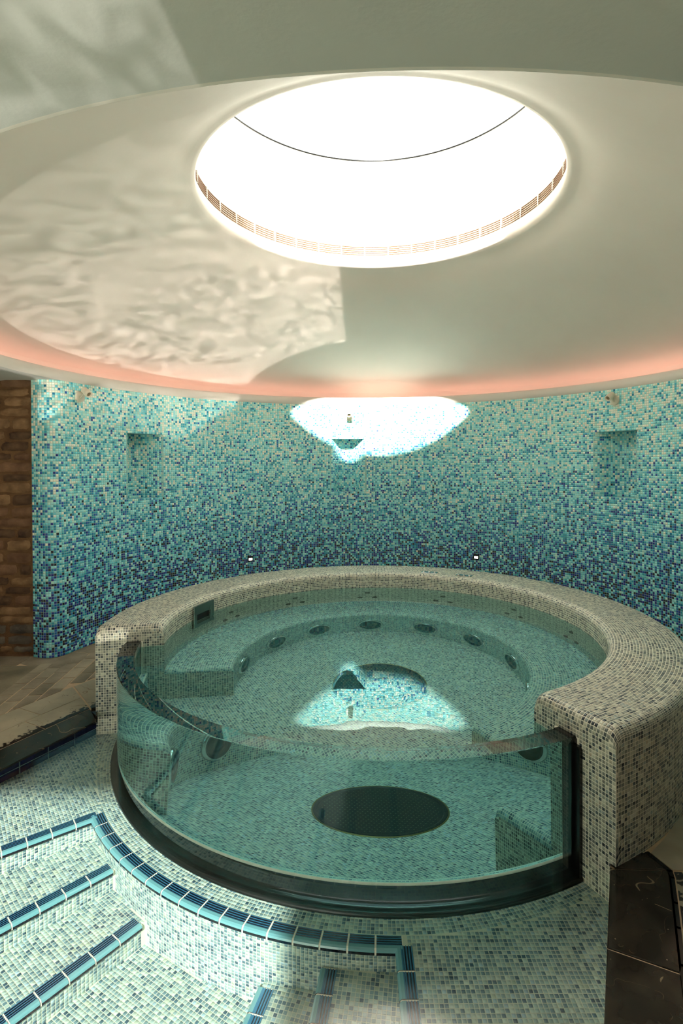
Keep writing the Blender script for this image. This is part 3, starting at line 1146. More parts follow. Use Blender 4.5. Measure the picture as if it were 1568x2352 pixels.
tub_q = []
outer_rows = [(R_OUT, -0.17 + 0.0157 * i) for i in range(0, 42)]
outer_rows = resample([(R_OUT, -0.17), (R_OUT, Z_RIM - RB)] + arc_pts(R_OUT - RB, Z_RIM - RB, RB, 0, 90, 8)[1:] + [(R_IN + RB, Z_RIM)] +
                      arc_pts(R_IN + RB, Z_RIM - RB, RB, 90, 180, 8)[1:] + [(R_IN, Z_BENCH)], PITCH_TUB)
tub_q.append(sweep_tiles(outer_rows, TH_R, TH_L, dth, None, zf, ring_angles(dth)))
ben_rows = resample([(R_IN, Z_BENCH), (R_BENCH + RBN, Z_BENCH)] + arc_pts(R_BENCH + RBN, Z_BENCH - RBN, RBN, 90, 180, 6)[1:] + [(R_BENCH, Z_TUB)], PITCH_TUB)
tub_in = [sweep_tiles(ben_rows, TH_R, TH_L, math.degrees(PITCH_TUB / 1.15), None, zf, ring_angles(math.degrees(PITCH_TUB / 1.15)))]
tub_in.append(sweep_tiles(resample([(1.57, -0.10), (1.53, -0.10), (1.53, Z_TUB)], PITCH_TUB), TH_G0, TH_G1, math.degrees(PITCH_TUB / 1.53)))


def end_tiles(th, right):
    P = PITCH_TUB
    out_ = []
    c0 = R_OUT
    nr = int((R_OUT - R_BENCH) / P)
    for i in range(nr + 1):
        r1, r0 = R_OUT - i * P, R_OUT - (i + 1) * P
        for j in range(-3, 70):
            z1 = (Z_RIM - S_END) - j * P
            z0 = z1 - P
            rm, zm = (r0 + r1) / 2, (z0 + z1) / 2
            if r0 < R_BENCH - 0.003 or zm < Z_TUB:
                continue
            if rm > R_IN:
                ztop = Z_RIM - S_END
                if rm > R_OUT - RB:
                    t = rm - (R_OUT - RB)
                    ztop = Z_RIM - S_END - RB + math.sqrt(max(RB ** 2 - t * t, 0))
                if rm < R_IN + RB:
                    t = (R_IN + RB) - rm
                    ztop = Z_RIM - S_END - RB + math.sqrt(max(RB ** 2 - t * t, 0))
                if zm > ztop - P * .25:
                    continue
                if R_GI - .004 < rm < R_GO + 0.008 and zm < Z_GLASS + .004:
                    continue
            else:
                ztop = Z_BENCH - S_END
                if rm < R_BENCH + RBN:
                    t = R_BENCH + RBN - rm
                    ztop = Z_BENCH - S_END - RBN + math.sqrt(max(RBN ** 2 - t * t, 0))
                if zm > ztop - P * .25:
                    continue
            q = [pol(r0, th, z0), pol(r1, th, z0), pol(r1, th, z1), pol(r0, th, z1)]
            out_.append(q if right else q[::-1])
    return np.array(out_)


tub_q.append(end_tiles(TH_R, True))
tub_q.append(end_tiles(TH_L, False))
in_floor = lambda x, y: (np.hypot(x - CX, y - CY) < 1.53) & (np.hypot(x - CX, y - CY) > 0.325) & \
    ((np.hypot(x - CX, y - CY) < R_BENCH + .01) | ((np.degrees(np.arctan2(y - CY, x - CX)) > TH_L - 360) & (np.degrees(np.arctan2(y - CY, x - CX)) < TH_R)))
tub_in.append(planar_tiles(CX - 1.6, CX + 1.6, CY - 1.6, CY + 1.6, Z_TUB, 32, np.array([CX, CY]), in_floor))
tq = np.concatenate(tub_q)
ti = np.concatenate(tub_in)
tiles_object('bench_mosaic', ti, np.minimum(pool_cols(len(ti), 0.08) * 1.25, 0.9), M['tub_tile'], tub, grout=0.0029, h=0.0006)
tiles_object('mosaic_tile', tq, grey_cols(len(tq)), M['tub_tile'], tub, grout=0.0029, h=0.0006)

# black channel, gaskets and the acrylic front
SEG = 220
revolve('base_gasket', [(1.70, Z_SHELF - .01), (1.70, Z_SHELF + .012), (1.692, Z_SHELF + .02), (1.675, Z_SHELF + .012), (R_GO - .001, Z_SHELF + .012)],
        TH_L - 360, TH_R, 120, M['black'], tub)
revolve('panel_seal', [(R_GO - .002, Z_SHELF - .01), (R_GI - .004, Z_SHELF - .01), (R_GI - .004, -.103), (R_GI + .002, -.103), (R_GI + .002, Z_SHELF + .002), (R_GO - .002, Z_SHELF + .002)],
        TH_L - 360, TH_R, 120, M['blackgloss'], tub)
sv = []
NS = 260
for i in range(NS + 1):
    t = TH_L - 360 + (TH_R - TH_L + 360) * i / NS
    w = 0.008 + 0.0035 * math.sin(i * .9) + 0.002 * math.sin(i * 2.3 + 1)
    for (r, z) in ((R_GI + .0012, -.100 - w * .8), (R_GI + .0012, -.091), (R_GI - .006, -.0905), (R_GI - .012, -.0985)):
        sv.append(pol(r, t, z))
add('sealant_bead', sv, [(i * 4 + j, (i + 1) * 4 + j, (i + 1) * 4 + j + 1, i * 4 + j + 1) for i in range(NS) for j in range(3)], M['sealant'], tub, smooth=True)
for th, sg_ in ((TH_R, -1), (TH_L, 1)):
    bm = bmesh.new()
    for (ra, rb_, z1_, dep) in ((R_GI - .001, R_GO + .002, Z_GLASS + .001, 2.0), (R_GO + .0021, R_GO + .030, Z_GLASS - .03, 1.1)):
        e = sg_ * dep / 2 if True else 0
        # strip standing proud of the end face on the open side
        t0, t1 = th - sg_ * 0.3, th + sg_ * dep * .55
        V = [bm.verts.new(pol(r, t, z)) for t in (t0, t1) for (r, z) in ((ra, Z_SHELF), (rb_, Z_SHELF), (rb_, z1_ - .012), (rb_ - .008, z1_), (ra, z1_))]
        bm.faces.new(V[:5])
        bm.faces.new(V[5:][::-1])
        for i in range(5):
            bm.faces.new((V[i], V[(i + 1) % 5], V[5 + (i + 1) % 5], V[5 + i]))
    bm_obj('end_seal', bm, M['black'], tub)
    # cream bead on the water side
    bm = bmesh.new()
    rot = Matrix.Rotation(R(th), 3, 'Z')
    c = pol(R_GI - .007, th + sg_ * .25, (Z_GLASS - .10) / 2)
    box_bm(bm, c, (.012, .012, Z_GLASS + .10), rot)
    bm_obj('sealant_bead', bm, M['sealant'], tub)

# acrylic: every face with its own vertices so that edges stay crisp; normals point out of the acrylic
tg0, tg1 = TH_L - 360 + 0.9, TH_R - 0.9
gvs, gfs, gmi = [], [], []


def gstrip(p, q, mi, outward):
    b = len(gvs)
    for i in range(SEG + 1):
        t = tg0 + (tg1 - tg0) * i / SEG
        gvs.append(pol(p[0], t, p[1]))
        gvs.append(pol(q[0], t, q[1]))
    for i in range(SEG):
        f = (b + 2 * i, b + 2 * i + 2, b + 2 * i + 3, b + 2 * i + 1)
        gfs.append(f if outward else f[::-1])
        gmi.append(mi)


BV = 0.002
gstrip((R_GO, Z_SHELF), (R_GO, Z_GLASS - BV), 0, True)
gstrip((R_GO, Z_GLASS - BV), (R_GO - BV, Z_GLASS), 0, True)
gstrip((R_GO - BV, Z_GLASS), (R_GI + BV, Z_GLASS), 0, True)
gstrip((R_GI + BV, Z_GLASS), (R_GI, Z_GLASS - BV), 0, True)
gstrip((R_GI, Z_GLASS - BV), (R_GI, Z_WATER), 0, True)
gstrip((R_GI, Z_WATER), (R_GI, -0.092), 1, True)
gp = add('glass_panel', gvs, gfs, [M['acrylic'], M['acrylic_water']], tub, smooth=True)
gp.data.polygons.foreach_set('material_index', gmi)
tag(gp, 'thick curved clear acrylic front panel')

# water of the tub
wv = [(CX, CY, Z_WATER)]
NW = 360
rw = []
for i in range(NW):
    th = -180 + i * 360 / NW
    in_gl = (TH_L - 360 + .1) < th < (TH_R - .1)
    rw.append(R_GI + .0006 if in_gl else R_IN - .0006)
    wv.append(pol(rw[-1], th, Z_WATER))
tw = add('spa_water', wv, [(0, 1 + i, 1 + (i + 1) % NW) for i in range(NW)], M['water_top'])
tag(tw, 'still clear teal water filling the round hot tub', 'water', kind='stuff')

# drain cover
dr = bmesh.new()
cen = dr.verts.new((CX, CY, Z_TUB + .004))
prev = []
for rr, zz in ((0.30, Z_TUB + .004), (0.305, Z_TUB + .006), (0.32, Z_TUB + .006), (0.325, Z_TUB - .001)):
    ring_ = [dr.verts.new(pol(rr, 360 * i / 72, zz)) for i in range(72)]
    for i in range(72):
        if not prev:
            dr.faces.new((cen, ring_[i], ring_[(i + 1) % 72]))
        else:
            dr.faces.new((prev[i], ring_[i], ring_[(i + 1) % 72], prev[(i + 1) % 72]))
    prev = ring_
M['grate'] = mat('grate_dark', (22, 34, 36), 0.3, 0.3)
grate = bm_obj('drain_cover', dr, M['grate'], tub)
sp = bmesh.new()
for i in range(-12, 13):
    for j in range(-12, 13):
        x, y = i * .024 + (.012 if j % 2 else 0), j * .024
        if math.hypot(x, y) < .285:
            vsx = [sp.verts.new((CX + x + .0035 * math.cos(a), CY + y + .0035 * math.sin(a), Z_TUB + .0055)) for a in (0, 1.05, 2.09, 3.14, 4.19, 5.24)]
            sp.faces.new(vsx)
studs = bm_obj('grate_studs', sp, mat('grate_stud', (140, 150, 120), .3, .6), grate)
studs['kind'] = 'stuff'
revolve('drain_rim', [(.322, Z_TUB), (.322, Z_TUB + .005), (.329, Z_TUB + .005), (.329, Z_TUB)], 0, 360, 72, mat('brass_rim', (170, 150, 96), .3, 1.0), grate, ring_closed=True)


def disc_stack(name, rings, mt, parent, n=32):
    """turned part along local +Z: rings = [(radius, height)...]"""
    bm = bmesh.new()
    prev = None
    for r, z in rings:
        if r < 1e-6:
            cur = [bm.verts.new((0, 0, z))]
        else:
            cur = [bm.verts.new((r * math.cos(2 * PI * i / n), r * math.sin(2 * PI * i / n), z)) for i in range(n)]
        if prev:
            if len(prev) == 1:
                for i in range(n):
                    bm.faces.new((prev[0], cur[i], cur[(i + 1) % n]))
            elif len(cur) == 1:
                for i in range(n):
                    bm.faces.new((prev[i], prev[(i + 1) % n], cur[0]))
            else:
                for i in range(n):
                    bm.faces.new((prev[i], prev[(i + 1) % n], cur[(i + 1) % n], cur[i]))
        prev = cur
    return bm_obj(name, bm, mt, parent, smooth=True)


def face_in(o, th, r, z, tilt=0.0):
    """place o with its +Z pointing at the tub axis"""
    o.location = pol(r, th, z)
    o.rotation_euler = Vector((-math.cos(R(th)), -math.sin(R(th)), tilt)).to_track_quat('Z', 'Y').to_euler()


jet0 = disc_stack('bench_jet', [(.108, .0), (.108, .012), (.100, .020), (.090, .022), (.084, .014), (.05, .012), (.048, .02), (.03, .024), (0, .024)], M['jet_inner'], tub)
rim0 = disc_stack('jet_rim', [(.110, .001), (.112, .010), (.106, .020), (.098, .0235), (.094, .022)], M['chrome'], jet0)
for i, th in enumerate((171.5, 144.2, 119, 91.9, 63.8, 37, 9.5, -17, -44)):
    o = jet0 if i == 0 else jet0.copy()
    if i:
        COL.objects.link(o)
        r2 = rim0.copy()
        COL.objects.link(r2)
        r2.parent = o
    face_in(o, th, R_BENCH, -0.325)
wj0 = disc_stack('wall_jet', [(.026, 0), (.026, .006), (.020, .010), (.012, .006), (0, .006)], mat('wall_jet_dark', (52, 46, 36), .4, .2), tub, 20)
first = True
for th in (147, 119.9, 91.8, 63.0, 35.0, 8.8, -17):
    for dt, zz in ((0, .195), (2.8, .035), (-2.8, .035)):
        o = wj0 if first else wj0.copy()
        if not first:
            COL.objects.link(o)
        first = False
        face_in(o, th + dt, R_IN, zz)

# skimmer box in the inner wall
sk = revolve('skimmer', [(R_IN - .002, .19), (R_IN - .014, .19), (R_IN - .014, .262), (R_IN - .004, .27), (R_IN - .004, .30)], 155.6, 166.5, 16, M['steel'], tub, smooth=False)
revolve('skimmer_plate', [(R_IN - .002, .492), (R_IN - .014, .492), (R_IN - .014, .425), (R_IN - .003, .425)], 155.6, 166.5, 16, M['steel'], sk, smooth=False)
revolve('skimmer_plate', [(R_IN - .014, .30), (R_IN - .014, .43)], 155.6, 157.6, 4, M['steel'], sk, smooth=False)
revolve('skimmer_plate', [(R_IN - .014, .26), (R_IN - .014, .43)], 164.6, 166.5, 4, M['steel'], sk, smooth=False)
revolve('skimmer_mouth', [(R_IN - .003, .43), (R_IN - .003, .335)], 157.6, 164.6, 8, M['dark'], sk, smooth=False)
revolve('skimmer_flap', [(R_IN - .010, .335), (R_IN - .012, .26)], 157.6, 164.6, 8, mat('flap_grey', (92, 88, 76), .4), sk, smooth=False)
for t in (166.6, 157.6):
    bm = bmesh.new()
    box_bm(bm, pol(R_IN - .016, t, .35 if t > 160 else .38), (.008, .004, .28 if t > 160 else .15), Matrix.Rotation(R(t), 3, 'Z'))
    bm_obj('skimmer_edge', bm, M['chrome'], sk)

# push-button plates on the rim
for th in (69.1, 56.5):
    bm = bmesh.new()
    rot = Matrix.Rotation(R(th), 3, 'Z')
    box_bm(bm, pol(1.53, th, Z_RIM + .003), (.075, .15, .006), rot)
    bmesh.ops.bevel(bm, geom=bm.edges[:], offset=.0015, segments=1, affect='EDGES')
    pl = bm_obj('button_plate', bm, M['chrome'], tub)
    for d in (-2.0, 0.0, 2.0):
        bt = disc_stack('button', [(.014, 0), (.014, .004), (.008, .008), (0, .008)], M['chrome'], pl, 16)
        bt.location = pol(1.53, th + d, Z_RIM + .0062)

# ================================================================== FRONT POOL WITH CURVED STEPS
pool = empty('stepped_pool', (0, 0, 0))
tag(pool, 'shallow pool with curved mosaic steps and blue ribbed edge tiles below the tub', 'pool')
TRIM_R0, TRIM_R1 = 1.776, 1.838
R_RISER = 1.815
CORNER_L = Vector((-1.252, 2.655))
L1 = (Vector((-1.256, 2.64)), Vector((-1.575, 2.393)))     # riser lines under the edge tiles
L2 = (Vector((-1.085, 2.425)), Vector((-1.387, 2.106)))
L3 = (Vector((-0.888, 2.245)), Vector((-1.186, 1.845)))
X_D = 0.156
LA = (Vector((-0.113, 1.930)), Vector((-0.137, 1.752)))
LBx = (Vector((-0.344, 1.958)), Vector((-0.372, 1.846)))


def side(L, x, y):
    """positive on the upper (outer) side"""
    a, b = L
    return (b.x - a.x) * (y - a.y) - (b.y - a.y) * (x - a.x)


def s_left(L):
    return lambda x, y: side(L, x, y) < 0


def s_right(L):
    return lambda x, y: side(L, x, y) > 0


def height(x, y):
    """index of level: 0 shelf .. 3 floor"""
    rr = np.hypot(x - CX, y - CY)
    h = np.full(np.shape(x), 3)
    lf = x < -0.62
    h = np.where(lf & (side(L3, x, y) < 0), 2, h)
    h = np.where(~lf & (side(LBx, x, y) > 0), 2, h)
    h = np.where(lf & (side(L2, x, y) < 0), 1, h)
    h = np.where(~lf & (side(LA, x, y) > 0), 1, h)
    h = np.where(lf & (side(L1, x, y) < 0), 0, h)
    h = np.where(x > X_D, 0, h)
    h = np.where(rr < R_RISER, 0, h)
    return h


def ext(L, a, b):
    p, q = L
    d = (q - p).normalized()
    return p + d * a, p + d * b


LEVZ = [Z_SHELF, Z_T1, Z_T2, Z_T3]
# grout solids: floor sheet and stepped blocks
pf = [(-3.9, 1.4), (-3.9, -0.9), (1.2, -0.9), (1.2, 2.2)] + [pol(1.70, t, 0)[:2] for t in np.linspace(TH_R, TH_L - 360, 60)]
add('pool_floor', [(x, y, Z_T3) for x, y in pf], [tuple(range(len(pf)))], M['grout_pool'], pool)
tag(add('ground_outside', [(-30, -40, Z_T3), (30, -40, Z_T3), (30, -.9, Z_T3), (-30, -.9, Z_T3)], [(0, 1, 2, 3)], M['outside']), kind='structure')
arcb = [pol(R_RISER, t, 0)[:2] for t in np.linspace(TH_L - 362, TH_R + 2, 90)]
arci = [pol(1.62, t, 0)[:2] for t in np.linspace(TH_R + 2, TH_L - 362, 90)]
prism('tub_plinth', arcb + arci, -0.5, Z_SHELF, M['grout_pool'], pool)
for L, zt in ((L1, Z_SHELF), (L2, Z_T1), (L3, Z_T2)):
    p, q = ext(L, -0.06, 2.4)
    n2 = Vector((-(q - p).y, (q - p).x)).normalized()
    if side(L, *(p + n2)) > 0:
        n2 = -n2
    if L is L1:
        poly = [tuple(p), tuple(q), tuple(BL0 - d_l * 2.7 + Vector((-.35, .1))), tuple(BL0 + Vector((-.05, .03))), (-1.60, 3.42), (-1.50, 3.05)]
    else:
        poly = [tuple(p), tuple(q), tuple(q + n2 * .9), tuple(p + n2 * .30)]
    a = sum(poly[i][0] * poly[(i + 1) % len(poly)][1] - poly[(i + 1) % len(poly)][0] * poly[i][1] for i in range(len(poly)))
    prism('step', poly if a > 0 else poly[::-1], -0.5, zt - .0002, M['grout_pool'], pool)
prism('step', [(X_D, 0.2), (0.2, -.85), (3, -.85), (1.3, 2.1), (1.05, 2.2), (.9, 2.3), (0.6, 2.1), (X_D, 2.0)], -0.5, Z_SHELF - .0002, M['grout_pool'], pool)
for L, zt in ((LA, Z_T1), (LBx, Z_T2)):
    p, q = ext(L, -0.05, 1.6)
    prism('step', [tuple(q), (0.2, q.y), (0.2, p.y + .02), tuple(p)], -0.5, zt - .0002, M['grout_pool'], pool)

pq = []
a1 = math.degrees(math.atan2((L1[0] - L1[1]).y, (L1[0] - L1[1]).x))
a2 = math.degrees(math.atan2((L2[0] - L2[1]).y, (L2[0] - L2[1]).x))
a3 = math.degrees(math.atan2((L3[0] - L3[1]).y, (L3[0] - L3[1]).x))
aA = math.degrees(math.atan2((LA[0] - LA[1]).y, (LA[0] - LA[1]).x))
SEAM = (Vector((-1.642, 3.481)), Vector((-1.252, 2.66)))


def shelf_polar(x, y):
    rr = np.hypot(x - CX, y - CY)
    th = np.degrees(np.arctan2(y - CY, x - CX))
    left = (side(SEAM, x, y) > 0) & (x < -1.2) & (rr < 1.9)
    return (rr > 1.675) & ((rr < 1.775) | left)


def above_band(x, y):
    p = (x - BL0.x) * nl.x + (y - BL0.y) * nl.y
    q = (x - BR0.x) * nl.x + (y - BR0.y) * nl.y
    return (p < 0.0) & (q > 0.0)


YMIN = 0.9
zt = Z_SHELF
pq.append(planar_tiles(-2.6, -1.1, YMIN + .6, 3.6, zt, a1, np.array(L1[0]), lambda x, y: (height(x, y) == 0) & ~shelf_polar(x, y) & (np.hypot(x - CX, y - CY) > 1.70) & above_band(x, y) & (side(SEAM, x, y) < 0)))
pq.append(planar_tiles(0.19, 1.3, YMIN, 2.4, zt, 0, np.array([X_D + .034, 2.0]), lambda x, y: (np.hypot(x - CX, y - CY) > 1.775) & above_band(x, y)))
rr_rows = [(1.675 + PITCH_TUB * i, Z_SHELF) for i in range(15)]
pol_q = sweep_tiles(rr_rows[::-1], TH_L - 360, TH_R, math.degrees(PITCH_TUB / 1.73), lambda x, y, z_: shelf_polar(x, y) & above_band(x, y))
pq.append(pol_q)
near_levels = []
for lev, (ang, org, xr) in {1: (a2, L2[0], (-2.6, -0.62)), 2: (a3, L3[0], (-2.6, -0.62))}.items():
    near_levels.append(planar_tiles(xr[0], xr[1], YMIN, 3.0, LEVZ[lev], ang, np.array(org), lambda x, y, l=lev: height(x, y) == l))
near_levels.append(planar_tiles(-0.62, 0.2, YMIN, 2.3, Z_T1, aA, np.array(LA[0]), lambda x, y: height(x, y) == 1))
near_levels.append(planar_tiles(-0.62, 0.2, YMIN, 2.3, Z_T2, aA - 6, np.array(LBx[0]), lambda x, y: height(x, y) == 2))
near_levels.append(planar_tiles(-1.6, 0.2, YMIN, 2.6, Z_T3, a3 + 6, np.array(L3[0]), lambda x, y: height(x, y) == 3))
# curved riser
nlr = 6
riser_rows = [(R_RISER, Z_T3 + (Z_SHELF - Z_T3) * i / 24) for i in range(25)]
pq.append(sweep_tiles(riser_rows, -143.2, -90.6, math.degrees(PITCH_TUB / R_RISER),
                      lambda x, y, z_: z_ > np.array(LEVZ)[height(x - (CX - x) * .012, y - (CY - y) * .012)] - .002))


def straight_riser(L, z0, z1, length, flip_=False):
    a, b = L
    d = (b - a).normalized()
    n_ = int(length / PITCH_TUB)
    out_ = []
    rows = max(1, round((z1 - z0) / (PITCH_TUB * .76)))
    for i in range(n_):
        p, q = a + d * PITCH_TUB * i, a + d * PITCH_TUB * (i + 1)
        for j in range(rows):
            za, zb_ = z0 + (z1 - z0) * j / rows, z0 + (z1 - z0) * (j + 1) / rows
            f = [(p.x, p.y, za), (q.x, q.y, za), (q.x, q.y, zb_), (p.x, p.y, zb_)]
            out_.append(f[::-1] if flip_ else f)
    return np.array(out_)


pq.append(straight_riser(L1, Z_T1, Z_SHELF, 1.4, True))
pq.append(straight_riser(L2, Z_T2, Z_T1, 1.4, True))
pq.append(straight_riser(L3, Z_T3, Z_T2, 1.4, True))
pq.append(straight_riser((Vector((X_D, 1.93)), Vector((X_D, 0.9))), Z_T1, Z_SHELF, 1.0))
pq.append(straight_riser(LA, Z_T2, Z_T1, 0.9))
pq.append(straight_riser(LBx, Z_T3, Z_T2, 0.9))
# right pool side below the coping slab
pq.append(straight_riser((BR0 + d_l * .02, BR0 - d_l * 1.5), Z_SHELF, -0.09, 1.4, True))

# the nearest tesserae of steps and floor, one object each
nq = np.concatenate(near_levels)
cc = nq.mean(1)
dd = cc - np.array([0, 0, EYE])
ca_p, sa_p = math.cos(PITCH), math.sin(PITCH)
yy = dd[:, 1] * ca_p + dd[:, 2] * sa_p
zz_ = -dd[:, 1] * sa_p + dd[:, 2] * ca_p
uu, vv = U0 + F_PX * dd[:, 0] / yy, V0 - F_PX * zz_ / yy
inview = (uu > 2) & (uu < 1560) & (vv < 2350)
score = np.where(inview, yy, 99)
order = np.argsort(score)[:300]
mask = np.zeros(len(nq), bool)
mask[order] = True
ncol_ = pool_cols(len(nq))
pqc = np.concatenate(pq)
tiles_object('mosaic_tile', pqc, pool_cols(len(pqc)), M['tub_tile'], pool, grout=0.0026, h=0.0006)
tiles_object('step_mosaic', nq[~mask], ncol_[~mask], M['tub_tile'], pool, grout=0.0026, h=0.0006)
bucket = []
for i in range(10):
    mt = mat('tessera_%d' % i, (200, 200, 200), .3)
    mt.node_tree.nodes['Principled BSDF'].inputs['Base Color'].default_value = (*POOL_PAL[i], 1)
    hs, ht = PITCH_TUB / 2 - .0013, PITCH_TUB / 2 - .00165
    v = [(-hs, -hs, 0), (hs, -hs, 0), (hs, hs, 0), (-hs, hs, 0), (-ht, -ht, .0006), (ht, -ht, .0006), (ht, ht, .0006), (-ht, ht, .0006)]
    me = bpy.data.meshes.new('tile')
    me.from_pydata(v, [], [(4, 5, 6, 7), (0, 1, 5, 4), (1, 2, 6, 5), (2, 3, 7, 6), (3, 0, 4, 7)])
    me.materials.append(mt)
    bucket.append(me)
for i in np.where(mask)[0]:
    k_ = int(np.argmin(((POOL_PAL - ncol_[i]) ** 2).sum(1)))
    o = bpy.data.objects.new('tile', bucket[k_])
    COL.objects.link(o)
    o.parent = pool
    c = nq[i].mean(0)
    e = nq[i][1] - nq[i][0]
    o.location = tuple(c)
    o.rotation_euler = (random.gauss(0, .01), random.gauss(0, .01), math.atan2(e[1], e[0]))


# ribbed blue edge tiles ------------------------------------------------
def trim_piece(p0, p1, n0, n1, z, m0=0.0, m1=0.0, segs=3, w=0.062):
    """one glazed bullnose tile: p0,p1 = centre-line points (Vector2), n0,n1 = outward unit normals (towards the lower side)"""
    prof, mi = [], []
    # across: from the upper side (-w/2) to the nose (+w/2), then down
    hw = w / 2
    x = -hw
    pts = [(-hw, -0.002), (-hw, .0035)]
    cols = [2]
    ribs = 4
    rw_ = (w * .64) / ribs
    for k_ in range(ribs):
        x0 = -hw + k_ * rw_
        pts += [(x0 + rw_ * .16, .0052), (x0 + rw_ * .50, .0052), (x0 + rw_ * .66, .0028)]
        cols += [1, 1, 2]
        if k_ < ribs - 1:
            pts += [(x0 + rw_ * 1.0, .0028)]
            cols += [2]
    xa = -hw + ribs * rw_
    pts += [(xa + .002, .0052), (hw * .72, .0045), (hw * .93, .0005), (hw, -.006), (hw, -.013), (hw - .001, -.017)]
    cols += [1, 0, 0, 0, 2, 2]
    vs_, fs_, ms_ = [], [], []
    kk = len(pts)
    for i in range(segs + 1):
        t = i / segs
        if n0 is n1 or (n0 - n1).length < 1e-6:
            c = p0.lerp(p1, t)
            nrm = n0
        else:
            # along the arc about the tub axis
            th0 = math.atan2(p0.y - CY, p0.x - CX)
            th1 = math.atan2(p1.y - CY, p1.x - CX)
            th = th0 + (th1 - th0) * t
            rr = math.hypot(p0.x - CX, p0.y - CY)
            c = Vector((CX + rr * math.cos(th), CY + rr * math.sin(th)))
            nrm = Vector((math.cos(th), math.sin(th)))
        tan = (p1 - p0).normalized()
        mit = m0 * (1 - t) + m1 * t if (m0 or m1) else 0
        for (xx, zz2) in pts:
            sh = (m0 if i == 0 else (m1 if i == segs else 0)) * xx
            q = c + nrm * xx + tan * sh
            vs_.append((q.x, q.y, z + zz2))
    for i in range(segs):
        for j in range(kk - 1):
            fs_.append((i * kk + j, i * kk + j + 1, (i + 1) * kk + j + 1, (i + 1) * kk + j))
            ms_.append(cols[j])
    fs_.append(tuple(range(kk)))
    fs_.append(tuple(range(segs * kk, segs * kk + kk))[::-1])
    ms_ += [2, 2]
    bm = bmesh.new()
    V = [bm.verts.new(p) for p in vs_]
    for f, mm in zip(fs_, ms_):
        fc = bm.faces.new([V[a] for a in f])
        fc.material_index = mm
    return bm_obj('edge_tile', bm, [M['trim_hi'], M['trim_mid'], M['trim_lo']], pool)


def trim_bed(pts, z, w=0.058):
    """cream grout bed that shows between the edge tiles; pts = [(point, outward normal)...]"""
    pr = [(-w / 2 - .003, -.002), (-w / 2 - .001, .0022), (w * .36, .0026), (w * .47, -.001), (w / 2, -.016)]
    vs_ = [((c + nn_ * a).x, (c + nn_ * a).y, z + b) for c, nn_ in pts for a, b in pr]
    k_ = len(pr)
    fs_ = [(i * k_ + j, i * k_ + j + 1, (i + 1) * k_ + j + 1, (i + 1) * k_ + j) for i in range(len(pts) - 1) for j in range(k_ - 1)]
    return add('edge_grout', vs_, fs_, M['grout_tub'], pool)


rc = (TRIM_R0 + TRIM_R1) / 2
tb = []
for t in np.linspace(-143.4, -90.2, 50):
    tb.append((Vector(pol(rc, t, 0)[:2]), Vector((math.cos(R(t)), math.sin(R(t))))))
trim_bed(tb, Z_SHELF)
joints_t = np.linspace(-143.4, -90.2, 18)
gd = 0.11
for i in range(17):
    t0, t1 = joints_t[i] + gd, joints_t[i + 1] - gd
    p0, p1 = Vector(pol(rc, t0, 0)[:2]), Vector(pol(rc, t1, 0)[:2])
    trim_piece(p0, p1, Vector((0, 0)), Vector((1, 0)), Z_SHELF, 0.0 if i else 0.0, 0.0)


def trim_line(a, b, nrm, z, n, mitre=0.0, L=0.1):
    d = (b - a).normalized()
    trim_bed([(a, nrm), (a + d * (L * n), nrm)], z)
    for i in range(n):
        p0, p1 = a + d * (L * i + .003), a + d * (L * (i + 1) - .003)
        trim_piece(p0, p1, nrm, nrm, z, mitre if i == 0 else 0, 0, 1)


def nrm_low(L, sgn):
    d = (L[1] - L[0]).normalized()
    n_ = Vector((-d.y, d.x)) * sgn
    return n_


for L, z in ((L1, Z_SHELF), (L2, Z_T1), (L3, Z_T2)):
    d = (L[1] - L[0]).normalized()
    n_ = Vector((-d.y, d.x))
    a = L[0] - n_ * .018 + d * (0.0 if L is not L1 else -.005)
    trim_line(a, a + d, n_, z, 11)
for L, z in (((Vector((X_D, 1.925)), Vector((X_D, 1.0))), Z_SHELF), (LA, Z_T1), (LBx, Z_T2)):
    d = (L[1] - L[0]).normalized()
    n_ = -Vector((-d.y, d.x))
    a = L[0] - n_ * .018 - d * (.012 if z != Z_SHELF else 0.0)
    trim_line(a, a + d, n_, z, 7)

# navy border tiles under the left coping
for i in range(14):
    for j in range(2):
        s0, s1 = i * .17 + .004, (i + 1) * .17 - .004
        a, b = BL0 - d_l * s0 * 1.0, BL0 - d_l * s1
        z0, z1 = (-.158, -.124) if j == 0 else (-.118, -.064)
        bm = bmesh.new()
        o_ = -nl * .003
        V = [bm.verts.new(p) for p in ((a.x, a.y, z0), (b.x, b.y, z0), (b.x, b.y, z1), (a.x, a.y, z1),
                                       (a.x + o_.x, a.y + o_.y, z0), (b.x + o_.x, b.y + o_.y, z0), (b.x + o_.x, b.y + o_.y, z1), (a.x + o_.x, a.y + o_.y, z1))]
        for f in ((4, 5, 6, 7), (0, 4, 7, 3), (1, 2, 6, 5), (3, 7, 6, 2), (0, 1, 5, 4)):
            bm.faces.new([V[k_] for k_ in f])
        bm_obj('border_tile', bm, M['navy'], pool)
a, b = BL0 + d_l * .02, BL0 - d_l * 3
add('border_grout', [(a.x, a.y, -.17), (b.x, b.y, -.17), (b.x, b.y, -.06), (a.x, a.y, -.06)], [(0, 1, 2, 3)], M['grout_pool'], pool)

